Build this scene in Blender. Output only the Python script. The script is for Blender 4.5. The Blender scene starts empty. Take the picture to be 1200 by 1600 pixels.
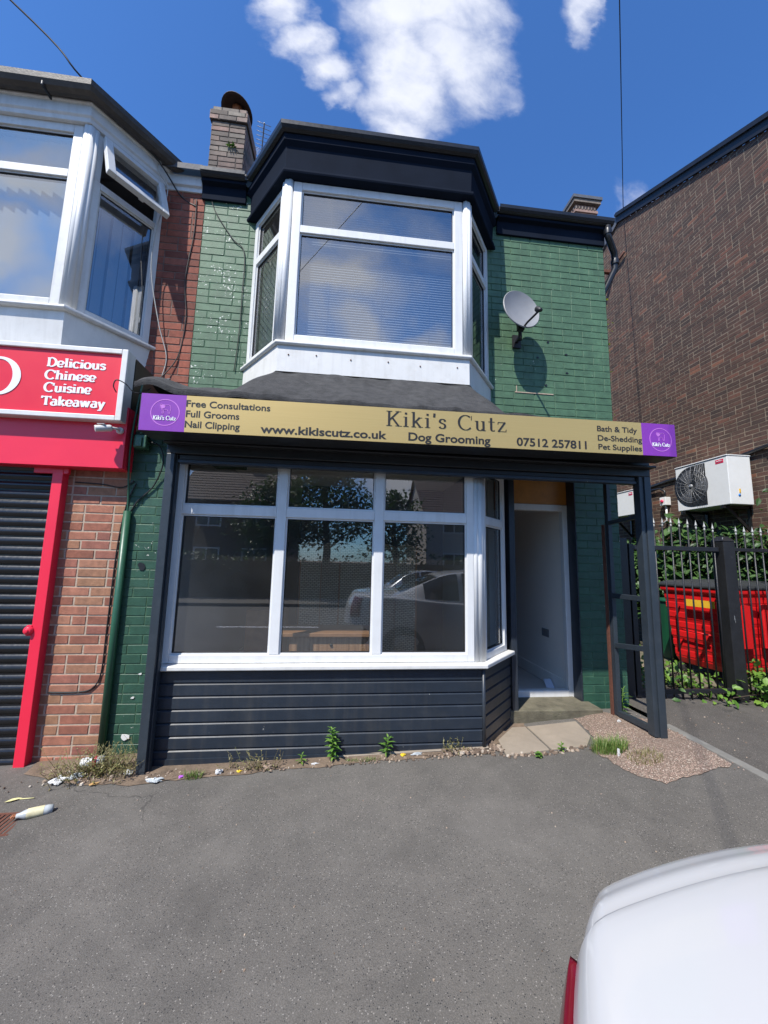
import bpy, bmesh, math, random
from mathutils import Vector, Matrix
R = random.Random(7)
rad = math.radians
S = bpy.context.scene
COL = S.collection

# ------------------------------------------------------------------ camera
CAMH = 1.53
cam_d = bpy.data.cameras.new("camera"); cam = bpy.data.objects.new("camera", cam_d); COL.objects.link(cam)
S.camera = cam
cam_d.sensor_fit = 'VERTICAL'; cam_d.sensor_height = 36.0
cam_d.lens = 36.0 * 598.5 / 1600.0
cam_d.clip_start = 0.02; cam_d.clip_end = 3000
yaw, pitch, roll = rad(6.1758), rad(7.4203), rad(-1.2917)
fw = Vector((math.sin(yaw)*math.cos(pitch), math.cos(yaw)*math.cos(pitch), math.sin(pitch)))
rt = Vector((math.cos(yaw), -math.sin(yaw), 0)); dn = fw.cross(rt)
rt2 = rt*math.cos(roll) + dn*math.sin(roll); dn2 = -rt*math.sin(roll) + dn*math.cos(roll)
M = Matrix((rt2, -dn2, -fw)).transposed().to_4x4(); M.translation = Vector((0, 0, CAMH))
cam.matrix_world = M

# ------------------------------------------------------------------ light and sky
SUN_EL, SUN_AZ = rad(53.6), rad(40.0)              # azimuth: left of straight behind the viewer
sd = Vector((-math.sin(SUN_AZ)*math.cos(SUN_EL), -math.cos(SUN_AZ)*math.cos(SUN_EL), math.sin(SUN_EL)))
sun_d = bpy.data.lights.new("sun", 'SUN'); sun = bpy.data.objects.new("sun", sun_d); COL.objects.link(sun)
sun_d.energy = 4.9; sun_d.angle = rad(0.5); sun_d.color = (1.0, 0.955, 0.88)
sun.rotation_euler = sd.to_track_quat('Z', 'Y').to_euler(); sun.location = sd*30

W = bpy.data.worlds.new("World"); S.world = W; W.use_nodes = True
nt = W.node_tree; nt.nodes.clear()
def N(t, ty, **k):
    n = t.nodes.new(ty)
    for a, v in k.items(): setattr(n, a, v)
    return n
def mth(t, op, a, b=None, c=None, clamp=False):
    n = N(t, 'ShaderNodeMath', operation=op, use_clamp=clamp)
    for i, v in enumerate((a, b, c)):
        if v is None: continue
        if isinstance(v, (int, float)): n.inputs[i].default_value = v
        else: t.links.new(v, n.inputs[i])
    return n.outputs[0]
def vmth(t, op, a, b=None):
    n = N(t, 'ShaderNodeVectorMath', operation=op)
    for i, v in enumerate((a, b)):
        if v is None: continue
        if isinstance(v, (tuple, list)): n.inputs[i].default_value = v
        else: t.links.new(v, n.inputs[i])
    return n
sky = N(nt, 'ShaderNodeTexSky', sky_type='NISHITA', sun_disc=False)
sky.sun_elevation = SUN_EL; sky.sun_rotation = rad(220); sky.ozone_density = 4.0; sky.air_density = 1.0; sky.dust_density = 0.6
tc = N(nt, 'ShaderNodeTexCoord')
sep = N(nt, 'ShaderNodeSeparateXYZ'); nt.links.new(tc.outputs['Generated'], sep.inputs[0])
ay = mth(nt, 'MAXIMUM', mth(nt, 'ABSOLUTE', sep.outputs[1]), 0.08)
cmb = N(nt, 'ShaderNodeCombineXYZ')
nt.links.new(mth(nt, 'DIVIDE', sep.outputs[0], ay), cmb.inputs[0])
nt.links.new(mth(nt, 'DIVIDE', sep.outputs[2], ay), cmb.inputs[1])
def wnoise(scale, detail, rough, vec, dist=0.0):
    n = N(nt, 'ShaderNodeTexNoise'); n.inputs['Scale'].default_value = scale; n.inputs['Detail'].default_value = detail
    n.inputs['Roughness'].default_value = rough; n.inputs['Distortion'].default_value = dist
    nt.links.new(vec, n.inputs['Vector']); return n.outputs['Fac']
nz = wnoise(2.8, 9, 0.57, cmb.outputs[0], 0.35)
nf = wnoise(9.0, 8, 0.62, cmb.outputs[0], 0.6)
# blobs of cloud in the sky ahead: (u, v, radius u, radius v, weight), u = x/y, v = z/y
blobs = [(0.20, 1.78, .26, .26, 1.1), (0.31, 1.60, .18, .20, 1.0), (0.15, 1.52, .17, .20, 1.1), (0.14, 1.31, .11, .15, .95),
         (-0.245, 1.68, .07, .12, .9), (-0.18, 1.58, .08, .10, .9), (-0.08, 1.49, .09, .08, .85), (-0.02, 1.40, .07, .07, .7),
         (0.76, 1.95, .07, .15, .8), (0.93, 1.14, .13, .13, .68), (0.85, 1.2, .06, .1, .5)]
tot = None
wn = N(nt, 'ShaderNodeTexNoise'); wn.inputs['Scale'].default_value = 3.4; wn.inputs['Detail'].default_value = 7; wn.inputs['Roughness'].default_value = .54
nt.links.new(cmb.outputs[0], wn.inputs['Vector'])
warp = vmth(nt, 'ADD', cmb.outputs[0], vmth(nt, 'MULTIPLY', vmth(nt, 'SUBTRACT', wn.outputs['Color'], (.5, .5, .5)).outputs[0], (.30, .42, 0)).outputs[0]).outputs[0]
for (u, v, ru, rv, w) in blobs:
    d = vmth(nt, 'SUBTRACT', warp, (u, v, 0)); d = vmth(nt, 'MULTIPLY', d.outputs[0], (1/ru, 1/rv, 0))
    L = vmth(nt, 'LENGTH', d.outputs[0]).outputs['Value']
    f = mth(nt, 'MULTIPLY', mth(nt, 'SUBTRACT', 1.35, L, clamp=True), w)
    tot = f if tot is None else mth(nt, 'MAXIMUM', tot, f)
front = mth(nt, 'GREATER_THAN', sep.outputs[1], 0.05)
tot = mth(nt, 'MULTIPLY', tot, front)
fcl = mth(nt, 'ADD', mth(nt, 'MULTIPLY', tot, 0.85), mth(nt, 'MULTIPLY', mth(nt, 'SUBTRACT', nz, 0.5), 1.5))
fcl = mth(nt, 'ADD', fcl, mth(nt, 'MULTIPLY', mth(nt, 'SUBTRACT', nf, 0.5), .55))
fcl = mth(nt, 'MULTIPLY', fcl, mth(nt, 'MULTIPLY', tot, 5.0, clamp=True))
# broken cloud over the rest of the sky (behind the viewer, what the windows mirror)
nb = wnoise(2.1, 9, 0.6, vmth(nt, 'ADD', tc.outputs['Generated'], (3.1, 1.7, 5.2)).outputs[0], 0.4)
back = mth(nt, 'LESS_THAN', sep.outputs[1], 0.05)
tb = None
for (u, v, ru, rv, w) in [(-.06, .82, .22, .13, 1.0), (-.10, 1.02, .14, .07, .7), (.26, .60, .16, .07, .8), (.02, .64, .10, .10, .7), (-.88, .98, .2, .12, .9), (-.95, .80, .16, .07, .8), (-.74, .72, .12, .08, .7), (-.34, .19, .16, .045, .9), (.16, .21, .12, .05, .9), (.6, .45, .3, .08, .8)]:
    d = vmth(nt, 'SUBTRACT', warp, (u, v, 0)); d = vmth(nt, 'MULTIPLY', d.outputs[0], (1/ru, 1/rv, 0))
    f = mth(nt, 'MULTIPLY', mth(nt, 'SUBTRACT', 1.35, vmth(nt, 'LENGTH', d.outputs[0]).outputs['Value'], clamp=True), w)
    tb = f if tb is None else mth(nt, 'MAXIMUM', tb, f)
tb = mth(nt, 'ADD', mth(nt, 'MULTIPLY', tb, 1.1), mth(nt, 'MULTIPLY', mth(nt, 'SUBTRACT', nz, 0.5), 1.2))
tb = mth(nt, 'MULTIPLY', mth(nt, 'MULTIPLY', mth(nt, 'SUBTRACT', tb, .12), 1.2, clamp=True), back)
bcl = mth(nt, 'MULTIPLY', mth(nt, 'MULTIPLY', mth(nt, 'SUBTRACT', nb, 0.50), 3.5, clamp=True), back)
bcl = mth(nt, 'MAXIMUM', bcl, tb)
fm = mth(nt, 'MULTIPLY', mth(nt, 'SUBTRACT', fcl, 0.0), 1.0, clamp=True)
fm = mth(nt, 'MULTIPLY', mth(nt, 'MULTIPLY', fm, fm), mth(nt, 'SUBTRACT', 3.0, mth(nt, 'MULTIPLY', fm, 2.0)))
mask = mth(nt, 'MAXIMUM', fm, bcl)
mask = mth(nt, 'MULTIPLY', mask, 0.93)
shade = wnoise(2.3, 5, 0.55, cmb.outputs[0])
ramp = N(nt, 'ShaderNodeMixRGB'); nt.links.new(shade, ramp.inputs[0])
ramp.inputs[1].default_value = (7.0, 7.6, 9.2, 1); ramp.inputs[2].default_value = (12.2, 12.2, 12.6, 1)
tint = N(nt, 'ShaderNodeMixRGB', blend_type='MULTIPLY'); tint.inputs[0].default_value = 1
nt.links.new(sky.outputs[0], tint.inputs[1]); tint.inputs[2].default_value = (0.86, 1.46, 2.15, 1)
mx = N(nt, 'ShaderNodeMixRGB'); nt.links.new(mask, mx.inputs[0]); nt.links.new(tint.outputs[0], mx.inputs[1]); nt.links.new(ramp.outputs[0], mx.inputs[2])
bg = N(nt, 'ShaderNodeBackground'); nt.links.new(mx.outputs[0], bg.inputs[0]); bg.inputs[1].default_value = 0.078
wo = N(nt, 'ShaderNodeOutputWorld'); nt.links.new(bg.outputs[0], wo.inputs[0])

S.view_settings.view_transform = 'Standard'; S.view_settings.look = 'None'
S.view_settings.gamma = 1.0; S.view_settings.exposure = 0.42
S.render.engine = 'CYCLES'
S.cycles.use_denoising = True
S.cycles.max_bounces = 10; S.cycles.transparent_max_bounces = 24; S.cycles.diffuse_bounces = 7; S.cycles.glossy_bounces = 5
S.cycles.sample_clamp_indirect = 6.0; S.cycles.caustics_reflective = False; S.cycles.caustics_refractive = False

# ------------------------------------------------------------------ materials
def lin(r, g, b):
    f = lambda c: (c/255/12.92) if c/255 <= 0.04045 else ((c/255+0.055)/1.055)**2.4
    return (f(r), f(g), f(b))
MATS = {}
def newmat(name):
    m = bpy.data.materials.new(name); m.use_nodes = True; t = m.node_tree; t.nodes.clear()
    o = N(t, 'ShaderNodeOutputMaterial'); p = N(t, 'ShaderNodeBsdfPrincipled'); t.links.new(p.outputs[0], o.inputs[0])
    MATS[name] = m; return m, t, p
def noise(t, scale, detail=4, rough=0.55, vec=None, dist=0):
    n = N(t, 'ShaderNodeTexNoise'); n.inputs['Scale'].default_value = scale; n.inputs['Detail'].default_value = detail
    n.inputs['Roughness'].default_value = rough; n.inputs['Distortion'].default_value = dist
    if vec is None: vec = N(t, 'ShaderNodeNewGeometry').outputs['Position']
    t.links.new(vec, n.inputs['Vector']); return n.outputs['Fac']
def ramp_(t, fac, stops, interp='LINEAR'):
    r = N(t, 'ShaderNodeValToRGB'); r.color_ramp.interpolation = interp
    e = r.color_ramp.elements
    while len(e) < len(stops): e.new(0.5)
    for i, (p, c) in enumerate(stops):
        e[i].position = p; e[i].color = (*c, 1) if len(c) == 3 else c
    t.links.new(fac, r.inputs[0]); return r.outputs[0]
def mixc(t, fac, a, b, blend='MIX'):
    m = N(t, 'ShaderNodeMixRGB', blend_type=blend)
    for i, v in ((0, fac), (1, a), (2, b)):
        if isinstance(v, (int, float)): m.inputs[i].default_value = v
        elif isinstance(v, tuple): m.inputs[i].default_value = (*v, 1)
        else: t.links.new(v, m.inputs[i])
    return m.outputs[0]
def bump(t, p, h, strength=0.3, dist=0.01):
    b = N(t, 'ShaderNodeBump'); b.inputs['Strength'].default_value = strength; b.inputs['Distance'].default_value = dist
    t.links.new(h, b.inputs['Height']); t.links.new(b.outputs[0], p.inputs['Normal'])
def sc(c, k): return tuple(min(1, x*k) for x in c)
def paint(name, c, rough=0.5,  var=0.12, scale=5.0, metal=0.0, bmp=0.0, bscale=60, dirt=None, dirt_amt=0.3, spec=0.5, fleck=None, fleck_th=0.72, streak=0.0, fvec=None):
    m, t, p = newmat(name)
    n1 = noise(t, scale, 6, 0.6)
    col = ramp_(t, n1, [(0.25, sc(c, 1-var)), (0.75, sc(c, 1+var))])
    if dirt is not None:
        n2 = noise(t, scale*2.7, 8, 0.7)
        col = mixc(t, mth(t, 'MULTIPLY', mth(t, 'SUBTRACT', n2, 0.5, clamp=True), dirt_amt*4, clamp=True), col, dirt)
    if streak:
        sv = vmth(t, 'MULTIPLY', N(t, 'ShaderNodeNewGeometry').outputs['Position'], (13, 13, .9)).outputs[0]
        ns = noise(t, 1.0, 6, .65, sv); nl = noise(t, 2.2, 3, .5)
        fs_ = mth(t, 'MULTIPLY', mth(t, 'MULTIPLY', mth(t, 'SUBTRACT', ns, .48, clamp=True), 4.0, clamp=True), mth(t, 'MULTIPLY', nl, 2*streak), clamp=True)
        col = mixc(t, fs_, col, (.16, .14, .105))
    if fleck is not None:
        fv = None if fvec is None else vmth(t, 'MULTIPLY', N(t, 'ShaderNodeNewGeometry').outputs['Position'], fvec).outputs[0]
        n3 = noise(t, 38, 6, 0.6, fv); n4 = noise(t, 4.5, 2, 0.5)
        f = mth(t, 'GREATER_THAN', mth(t, 'ADD', n3, mth(t, 'MULTIPLY', mth(t, 'SUBTRACT', n4, 0.5), 0.35)), fleck_th)
        col = mixc(t, f, col, fleck)
    t.links.new(col, p.inputs['Base Color'])
    p.inputs['Roughness'].default_value = rough; p.inputs['Metallic'].default_value = metal
    p.inputs['Specular IOR Level'].default_value = spec
    if rough < 0.6:
        rr = noise(t, scale*4, 5, 0.6); t.links.new(mth(t, 'ADD', mth(t, 'MULTIPLY', rr, 0.2), rough-0.1), p.inputs['Roughness'])
    if bmp: bump(t, p, noise(t, bscale, 6, 0.6), bmp, 0.01)
    return m
def brickmat(name, stops, rough=0.85, bmp=0.5, stain=None, stain_amt=0.4, vscale=30, fleck=None, fleck_th=0.75):
    m, t, p = newmat(name)
    g = N(t, 'ShaderNodeNewGeometry')
    col = ramp_(t, g.outputs['Random Per Island'], stops)
    n = noise(t, vscale, 8, 0.65)
    col = mixc(t, 0.55, col, ramp_(t, n, [(0.25, (0.45, 0.45, 0.45)), (0.75, (1.45, 1.4, 1.35))]), 'MULTIPLY')
    if stain is not None:
        n2 = noise(t, 1.1, 5, 0.6)
        col = mixc(t, mth(t, 'MULTIPLY', mth(t, 'SUBTRACT', n2, 0.42, clamp=True), stain_amt*5, clamp=True), col, stain)
    sv = vmth(t, 'MULTIPLY', N(t, 'ShaderNodeNewGeometry').outputs['Position'], (9, 9, .9)).outputs[0]
    col = mixc(t, 1.0, col, ramp_(t, noise(t, 1.0, 6, .62, sv), [(.3, (.82, .83, .84)), (.7, (1.12, 1.11, 1.10))]), 'MULTIPLY')
    if fleck is not None:
        n3 = noise(t, 34, 6, 0.62); n4 = noise(t, 3.3, 3, 0.5)
        f = mth(t, 'GREATER_THAN', mth(t, 'ADD', n3, mth(t, 'MULTIPLY', mth(t, 'SUBTRACT', n4, 0.5), 0.5)), fleck_th)
        col = mixc(t, f, col, fleck)
    t.links.new(col, p.inputs['Base Color']); p.inputs['Roughness'].default_value = rough
    bump(t, p, noise(t, 90, 7, 0.7), bmp, 0.006)
    return m
def glassmat(name, ior=1.65, tint=(0.92, 0.95, 0.94), rough=0.0, haze_=.04):
    m = bpy.data.materials.new(name); m.use_nodes = True; t = m.node_tree; t.nodes.clear()
    o = N(t, 'ShaderNodeOutputMaterial'); tr = N(t, 'ShaderNodeBsdfTransparent'); gl = N(t, 'ShaderNodeBsdfGlossy')
    tr.inputs[0].default_value = (*tint, 1); gl.inputs['Roughness'].default_value = rough; gl.inputs[0].default_value = (1, 1, 1, 1)
    fr = N(t, 'ShaderNodeFresnel'); fr.inputs[0].default_value = ior
    b = N(t, 'ShaderNodeBump'); b.inputs['Strength'].default_value = 0.02; b.inputs['Distance'].default_value = 0.01
    t.links.new(noise(t, 1.7, 1, 0.4), b.inputs['Height']); t.links.new(b.outputs[0], gl.inputs['Normal'])
    bf = N(t, 'ShaderNodeNewGeometry'); fac = mth(t, 'MULTIPLY', fr.outputs[0], mth(t, 'SUBTRACT', 1.0, bf.outputs['Backfacing']))
    mx = N(t, 'ShaderNodeMixShader'); t.links.new(fac, mx.inputs[0]); t.links.new(tr.outputs[0], mx.inputs[1]); t.links.new(gl.outputs[0], mx.inputs[2])
    df = N(t, 'ShaderNodeBsdfDiffuse'); df.inputs[0].default_value = (.6, .6, .58, 1)
    mx2 = N(t, 'ShaderNodeMixShader'); t.links.new(mth(t, 'MULTIPLY', mth(t, 'MULTIPLY', noise(t, 2.6, 5, .6), haze_), mth(t, 'SUBTRACT', 1.0, bf.outputs['Backfacing'])), mx2.inputs[0])
    t.links.new(mx.outputs[0], mx2.inputs[1]); t.links.new(df.outputs[0], mx2.inputs[2]); t.links.new(mx2.outputs[0], o.inputs[0]); MATS[name] = m; return m

GREEN = brickmat('green_painted_brick', [(0, (.062, .135, .074)), (.5, (.066, .143, .079)), (1, (.071, .151, .084))], rough=.6, bmp=.35, vscale=12, fleck=(.62, .62, .56), fleck_th=.745)
GREENL = brickmat('green_flaking_brick', [(0, (.062, .135, .074)), (.5, (.066, .143, .079)), (1, (.071, .151, .084))], rough=.6, bmp=.35, vscale=12, fleck=(.66, .66, .6), fleck_th=.665)
GREEND = brickmat('dark_green_brick', [(0, (.023, .074, .046)), (.5, (.026, .082, .052)), (1, (.030, .090, .058))], rough=.5, bmp=.35, vscale=14, fleck=(.55, .55, .5), fleck_th=.75)
GREENM = paint('green_joint', (.047, .108, .062), .8, .3, 20, bmp=.3)
REDB = brickmat('old_red_brick', [(0, (.16, .045, .028)), (.35, (.27, .075, .045)), (.7, (.34, .105, .065)), (1, (.2, .075, .05))], stain=(.10, .05, .04), stain_amt=.25)
REDM = paint('old_mortar', (.16, .11, .09), .95, .3, 15, bmp=.4)
PIERB = brickmat('multi_brick', [(0, (.25, .095, .06)), (.2, (.32, .125, .08)), (.4, (.40, .18, .115)), (.6, (.32, .17, .095)), (.8, (.37, .145, .10)), (1, (.22, .085, .062))], vscale=22)
PIERM = paint('pale_mortar', (.42, .33, .25), .95, .2, 25, bmp=.4)
DARKB = brickmat('dark_gable_brick', [(0, (.055, .035, .027)), (.2, (.073, .042, .031)), (.6, (.088, .048, .034)), (.9, (.108, .053, .036)), (.98, (.15, .064, .042)), (1, (.22, .095, .055))], stain=(.05, .034, .03), stain_amt=.22, vscale=16)
DARKM = paint('gable_mortar', (.20, .155, .11), .95, .45, 5, bmp=.5, dirt=(.07, .05, .04), dirt_amt=.5)
CHIMB = brickmat('sooty_brick', [(0, (.10, .08, .065)), (.3, (.24, .19, .155)), (.6, (.34, .21, .17)), (.8, (.30, .26, .21)), (1, (.15, .12, .10))], stain=(.06, .052, .045), stain_amt=.6, vscale=18)
CHIMM = paint('sooty_mortar', (.08, .065, .055), .95, .3, 20)
NAVY = paint('navy_paint', (.0165, .0240, .036), .42, .18, 3, bmp=.08, bscale=14, dirt=(.09, .09, .085), dirt_amt=.16, streak=.12, fleck=(.22, .22, .21), fleck_th=.755)
NAVYF = paint('navy_fascia_paint', (.0095, .0140, .0245), .85, .2, 3, bmp=.05, bscale=30, spec=.05)
GUTTER = paint('black_gutter_plastic', (.012, .013, .016), .35, .3, 8, dirt=(.05, .05, .045), dirt_amt=.2)
GREYPOST = paint('anthracite_steel', (.028, .037, .047), .4, .12, 3, dirt=(.16, .17, .17), dirt_amt=.10)
UPVC = paint('white_upvc', (.68, .683, .675), .45, .04, 4, dirt=(.42, .39, .33), dirt_amt=.14, streak=.16)
UPVCO = paint('weathered_upvc', (.63, .63, .615), .45, .06, 4, dirt=(.30, .27, .22), dirt_amt=.28, streak=.16)
WSILL = paint('white_sill', (.69, .68, .65), .4, .05, 3, dirt=(.4, .37, .3), dirt_amt=.26, streak=.14)
GLASS = glassmat('window_glass', 2.5, (.95, .97, .96))
GLASSU = glassmat('upper_window_glass', 3.3, (.93, .95, .96))
BLACK = paint('black_metal', (.011, .011, .012), .4, .3, 6, dirt=(.05, .05, .05), dirt_amt=.15)
SLAT = paint('black_shutter_slat', (.010, .010, .011), .24, .2, 10)
SIGNBOX = paint('black_sign_box', (.012, .013, .015), .45, .2, 4)
REDP = paint('red_fascia_paint', (.78, .022, .058), .38, .05, 2)
REDS = paint('red_sign_face', (.72, .014, .035), .42, .04, 2)
PURP = paint('purple_sign_face', (.215, .032, .355), .45, .05, 3)
PINKL = paint('pink_logo_line', (.50, .16, .58), .5, .05, 3)
SIGNW = paint('white_lettering', (.80, .80, .82), .5, .03, 4)
SIGNK = paint('dark_lettering', (.022, .018, .014), .4, .1, 4)
FELT = paint('grey_roof_felt', (.045, .044, .044), .95, .5, 14, bmp=1.0, bscale=130, dirt=(.11, .107, .10), dirt_amt=.22)
m, t, p = newmat('brushed_gold')
gpos = N(t, 'ShaderNodeNewGeometry').outputs['Position']
mp = vmth(t, 'MULTIPLY', gpos, (1.5, 1, 260)).outputs[0]
bn = noise(t, 1.0, 4, .6, mp)
t.links.new(ramp_(t, bn, [(.3, (.585, .405, .145)), (.7, (.625, .44, .165))]), p.inputs['Base Color'])
p.inputs['Metallic'].default_value = .55; p.inputs['Roughness'].default_value = .38
GOLD = m
def asphalt(name, base, sp_lo, sp_hi, patch, bs=.6):
    m, t, p = newmat(name)
    a = noise(t, 190, 3, .7); b = noise(t, .55, 5, .55); c = noise(t, 5.0, 6, .65); d = noise(t, 420, 2, .6)
    col = ramp_(t, a, [(.30, sc(base, sp_lo)), (.52, base), (.70, sc(base, sp_hi))])
    col = mixc(t, 1.0, col, ramp_(t, b, [(.3, (1-patch,)*3), (.7, (1+patch,)*3)]), 'MULTIPLY')
    col = mixc(t, 1.0, col, ramp_(t, c, [(.3, (.87, .87, .87)), (.7, (1.12, 1.11, 1.1))]), 'MULTIPLY')
    v = N(t, 'ShaderNodeTexVoronoi'); v.inputs['Scale'].default_value = 150
    t.links.new(N(t, 'ShaderNodeNewGeometry').outputs['Position'], v.inputs['Vector'])
    vsep = N(t, 'ShaderNodeSeparateColor'); t.links.new(v.outputs['Color'], vsep.inputs[0])
    near = mth(t, 'LESS_THAN', v.outputs['Distance'], .38)
    col = mixc(t, mth(t, 'MULTIPLY', near, mth(t, 'GREATER_THAN', vsep.outputs[0], .93)), col, (.26, .24, .215))
    col = mixc(t, mth(t, 'MULTIPLY', near, mth(t, 'LESS_THAN', vsep.outputs[0], .12)), col, (.03, .03, .03))
    ed = N(t, 'ShaderNodeTexVoronoi', feature='DISTANCE_TO_EDGE'); ed.inputs['Scale'].default_value = .8
    n5 = N(t, 'ShaderNodeTexNoise'); n5.inputs['Scale'].default_value = 3.0; n5.inputs['Detail'].default_value = 6
    pos_ = N(t, 'ShaderNodeNewGeometry').outputs['Position']; t.links.new(pos_, n5.inputs['Vector'])
    t.links.new(vmth(t, 'ADD', pos_, vmth(t, 'MULTIPLY', n5.outputs['Color'], (.5, .5, 0)).outputs[0]).outputs[0], ed.inputs['Vector'])
    crack = mth(t, 'MULTIPLY', mth(t, 'LESS_THAN', ed.outputs['Distance'], .0035), mth(t, 'GREATER_THAN', noise(t, .9, 3, .5), .60))
    col = mixc(t, mth(t, 'MULTIPLY', crack, .5), col, (.022, .021, .02))
    worn = noise(t, 1.35, 7, .62, None, .6)
    col = mixc(t, mth(t, 'MULTIPLY', mth(t, 'SUBTRACT', worn, .52, clamp=True), 2.2, clamp=True), col, sc(base, 1.55))
    damp = noise(t, 2.1, 6, .6, vmth(t, 'ADD', pos_, (7, 3, 0)).outputs[0], .5)
    col = mixc(t, mth(t, 'MULTIPLY', mth(t, 'SUBTRACT', damp, .56, clamp=True), 3.0, clamp=True), col, sc(base, .55))
    # trodden gum and oil spots
    v2 = N(t, 'ShaderNodeTexVoronoi'); v2.inputs['Scale'].default_value = 3.2
    wob = vmth(t, 'ADD', N(t, 'ShaderNodeNewGeometry').outputs['Position'], (0, 0, 0)).outputs[0]
    nn = N(t, 'ShaderNodeTexNoise'); nn.inputs['Scale'].default_value = 40; t.links.new(wob, nn.inputs['Vector'])
    wob2 = vmth(t, 'ADD', wob, vmth(t, 'MULTIPLY', nn.outputs['Color'], (.03, .03, 0)).outputs[0]).outputs[0]
    t.links.new(wob2, v2.inputs['Vector'])
    s2 = N(t, 'ShaderNodeSeparateColor'); t.links.new(v2.outputs['Color'], s2.inputs[0])
    spot = mth(t, 'LESS_THAN', v2.outputs['Distance'], mth(t, 'MULTIPLY', mth(t, 'GREATER_THAN', s2.outputs[1], .6), mth(t, 'MULTIPLY', s2.outputs[2], .075)))
    col = mixc(t, mth(t, 'MULTIPLY', spot, .65), col, mixc(t, mth(t, 'GREATER_THAN', s2.outputs[0], .72), (.028, .027, .026), (.2, .185, .16)))
    t.links.new(col, p.inputs['Base Color']); p.inputs['Roughness'].default_value = .82
    bump(t, p, mth(t, 'ADD', a, mth(t, 'MULTIPLY', d, .5)), bs, .006)
    return m
ASPH = asphalt('pavement_asphalt', (.119, .110, .098), .68, 1.36, .19)
DRIVE = asphalt('drive_asphalt', (.085, .076, .066), .5, 1.7, .22)
ROADM = asphalt('road_asphalt', (.10, .098, .095), .5, 1.7, .1)
CONC = paint('mossy_concrete', (.125, .112, .078), .9, .45, 9, bmp=.9, bscale=90, dirt=(.10, .105, .055), dirt_amt=.5)
KERBM = paint('kerb_stone', (.175, .168, .152), .9, .2, 9, bmp=.4, bscale=120, dirt=(.13, .12, .10), dirt_amt=.4)
SLABM = paint('sandstone_slab', (.27, .225, .175), .9, .16, 5, bmp=.4, bscale=70, dirt=(.20, .17, .13), dirt_amt=.4)
DIRT = paint('dirt', (.16, .115, .08), .95, .45, 9, bmp=.9, bscale=70, dirt=(.07, .055, .035), dirt_amt=.5)
m, t, p = newmat('pink_gravel')
v = N(t, 'ShaderNodeTexVoronoi'); v.inputs['Scale'].default_value = 105; t.links.new(N(t, 'ShaderNodeNewGeometry').outputs['Position'], v.inputs['Vector'])
vs = N(t, 'ShaderNodeSeparateColor'); t.links.new(v.outputs['Color'], vs.inputs[0])
gc = ramp_(t, vs.outputs[0], [(0, (.22, .15, .12)), (.3, (.38, .265, .215)), (.6, (.48, .335, .285)), (.85, (.55, .44, .37)), (1, (.68, .61, .54))])
gc = mixc(t, 1.0, gc, ramp_(t, noise(t, 3, 5, .6), [(.3, (.62, .60, .56)), (.7, (1.12, 1.1, 1.05))]), 'MULTIPLY')
gc = mixc(t, ramp_(t, v.outputs['Distance'], [(.30, (0, 0, 0)), (.6, (1, 1, 1))]), gc, (.17, .125, .095))
t.links.new(gc, p.inputs['Base Color']); p.inputs['Roughness'].default_value = .9
bump(t, p, mth(t, 'SUBTRACT', 1.0, v.outputs['Distance']), .8, .012)
GRAVEL = m
ROOMW = paint('room_wall_paint', (.88, .83, .76), .8, .03, 2)
ROOMF = paint('room_floor_vinyl', (.50, .48, .45), .5, .12, 4)
ROOMK = paint('grey_room_paint', (.36, .36, .36), .8, .05, 2)
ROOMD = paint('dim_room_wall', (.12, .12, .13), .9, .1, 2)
OAK = paint('wood_laminate', (.30, .15, .075), .4, .2, 12)
m, t, p = newmat('striped_wood')
wv = vmth(t, 'MULTIPLY', N(t, 'ShaderNodeNewGeometry').outputs['Position'], (38, 6, 1.2)).outputs[0]
t.links.new(ramp_(t, noise(t, 1, 5, .6, wv), [(.3, (.17, .085, .045)), (.5, (.33, .18, .10)), (.72, (.46, .28, .17))]), p.inputs['Base Color']); p.inputs['Roughness'].default_value = .45
STRIPEW = m
m, t, p = newmat('woven_screen')
wp = vmth(t, 'MULTIPLY', N(t, 'ShaderNodeNewGeometry').outputs['Position'], (1, 1, 1)).outputs[0]
wb = N(t, 'ShaderNodeTexBrick'); sw = N(t, 'ShaderNodeSeparateXYZ'); t.links.new(wp, sw.inputs[0]); cw = N(t, 'ShaderNodeCombineXYZ')
t.links.new(sw.outputs[0], cw.inputs[0]); t.links.new(sw.outputs[2], cw.inputs[1]); t.links.new(cw.outputs[0], wb.inputs['Vector'])
wb.inputs['Scale'].default_value = 1; wb.inputs['Brick Width'].default_value = .05; wb.inputs['Row Height'].default_value = .022; wb.inputs['Mortar Size'].default_value = .004
wb.inputs['Color1'].default_value = (.66, .58, .44, 1); wb.inputs['Color2'].default_value = (.52, .45, .33, 1); wb.inputs['Mortar'].default_value = (.13, .11, .08, 1)
t.links.new(wb.outputs[0], p.inputs['Base Color']); p.inputs['Roughness'].default_value = .8
WEAVE = m
BLIND = paint('venetian_slat', (.22, .25, .29), .5, .04, 3)
BLINDV = paint('vertical_blind', (.17, .22, .28), .7, .08, 3)
CURT = paint('brown_curtain', (.16, .12, .09), .9, .3, 8)
PLY = paint('varnished_plywood', (.50, .21, .04), .5, .2, 6, dirt=(.2, .09, .03), dirt_amt=.3)
ALU = paint('grey_dish_paint', (.22, .225, .235), .45, .08, 6)
DARKP = paint('dark_plastic', (.018, .018, .02), .5, .2, 8)
ACW = paint('ac_white', (.74, .74, .72), .4, .04, 5, dirt=(.4, .37, .3), dirt_amt=.12)
ACG = paint('ac_grille_dark', (.02, .02, .022), .5, .2, 8)
ACF = paint('ac_fan_blade', (.10, .10, .105), .5, .1, 8)
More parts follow.
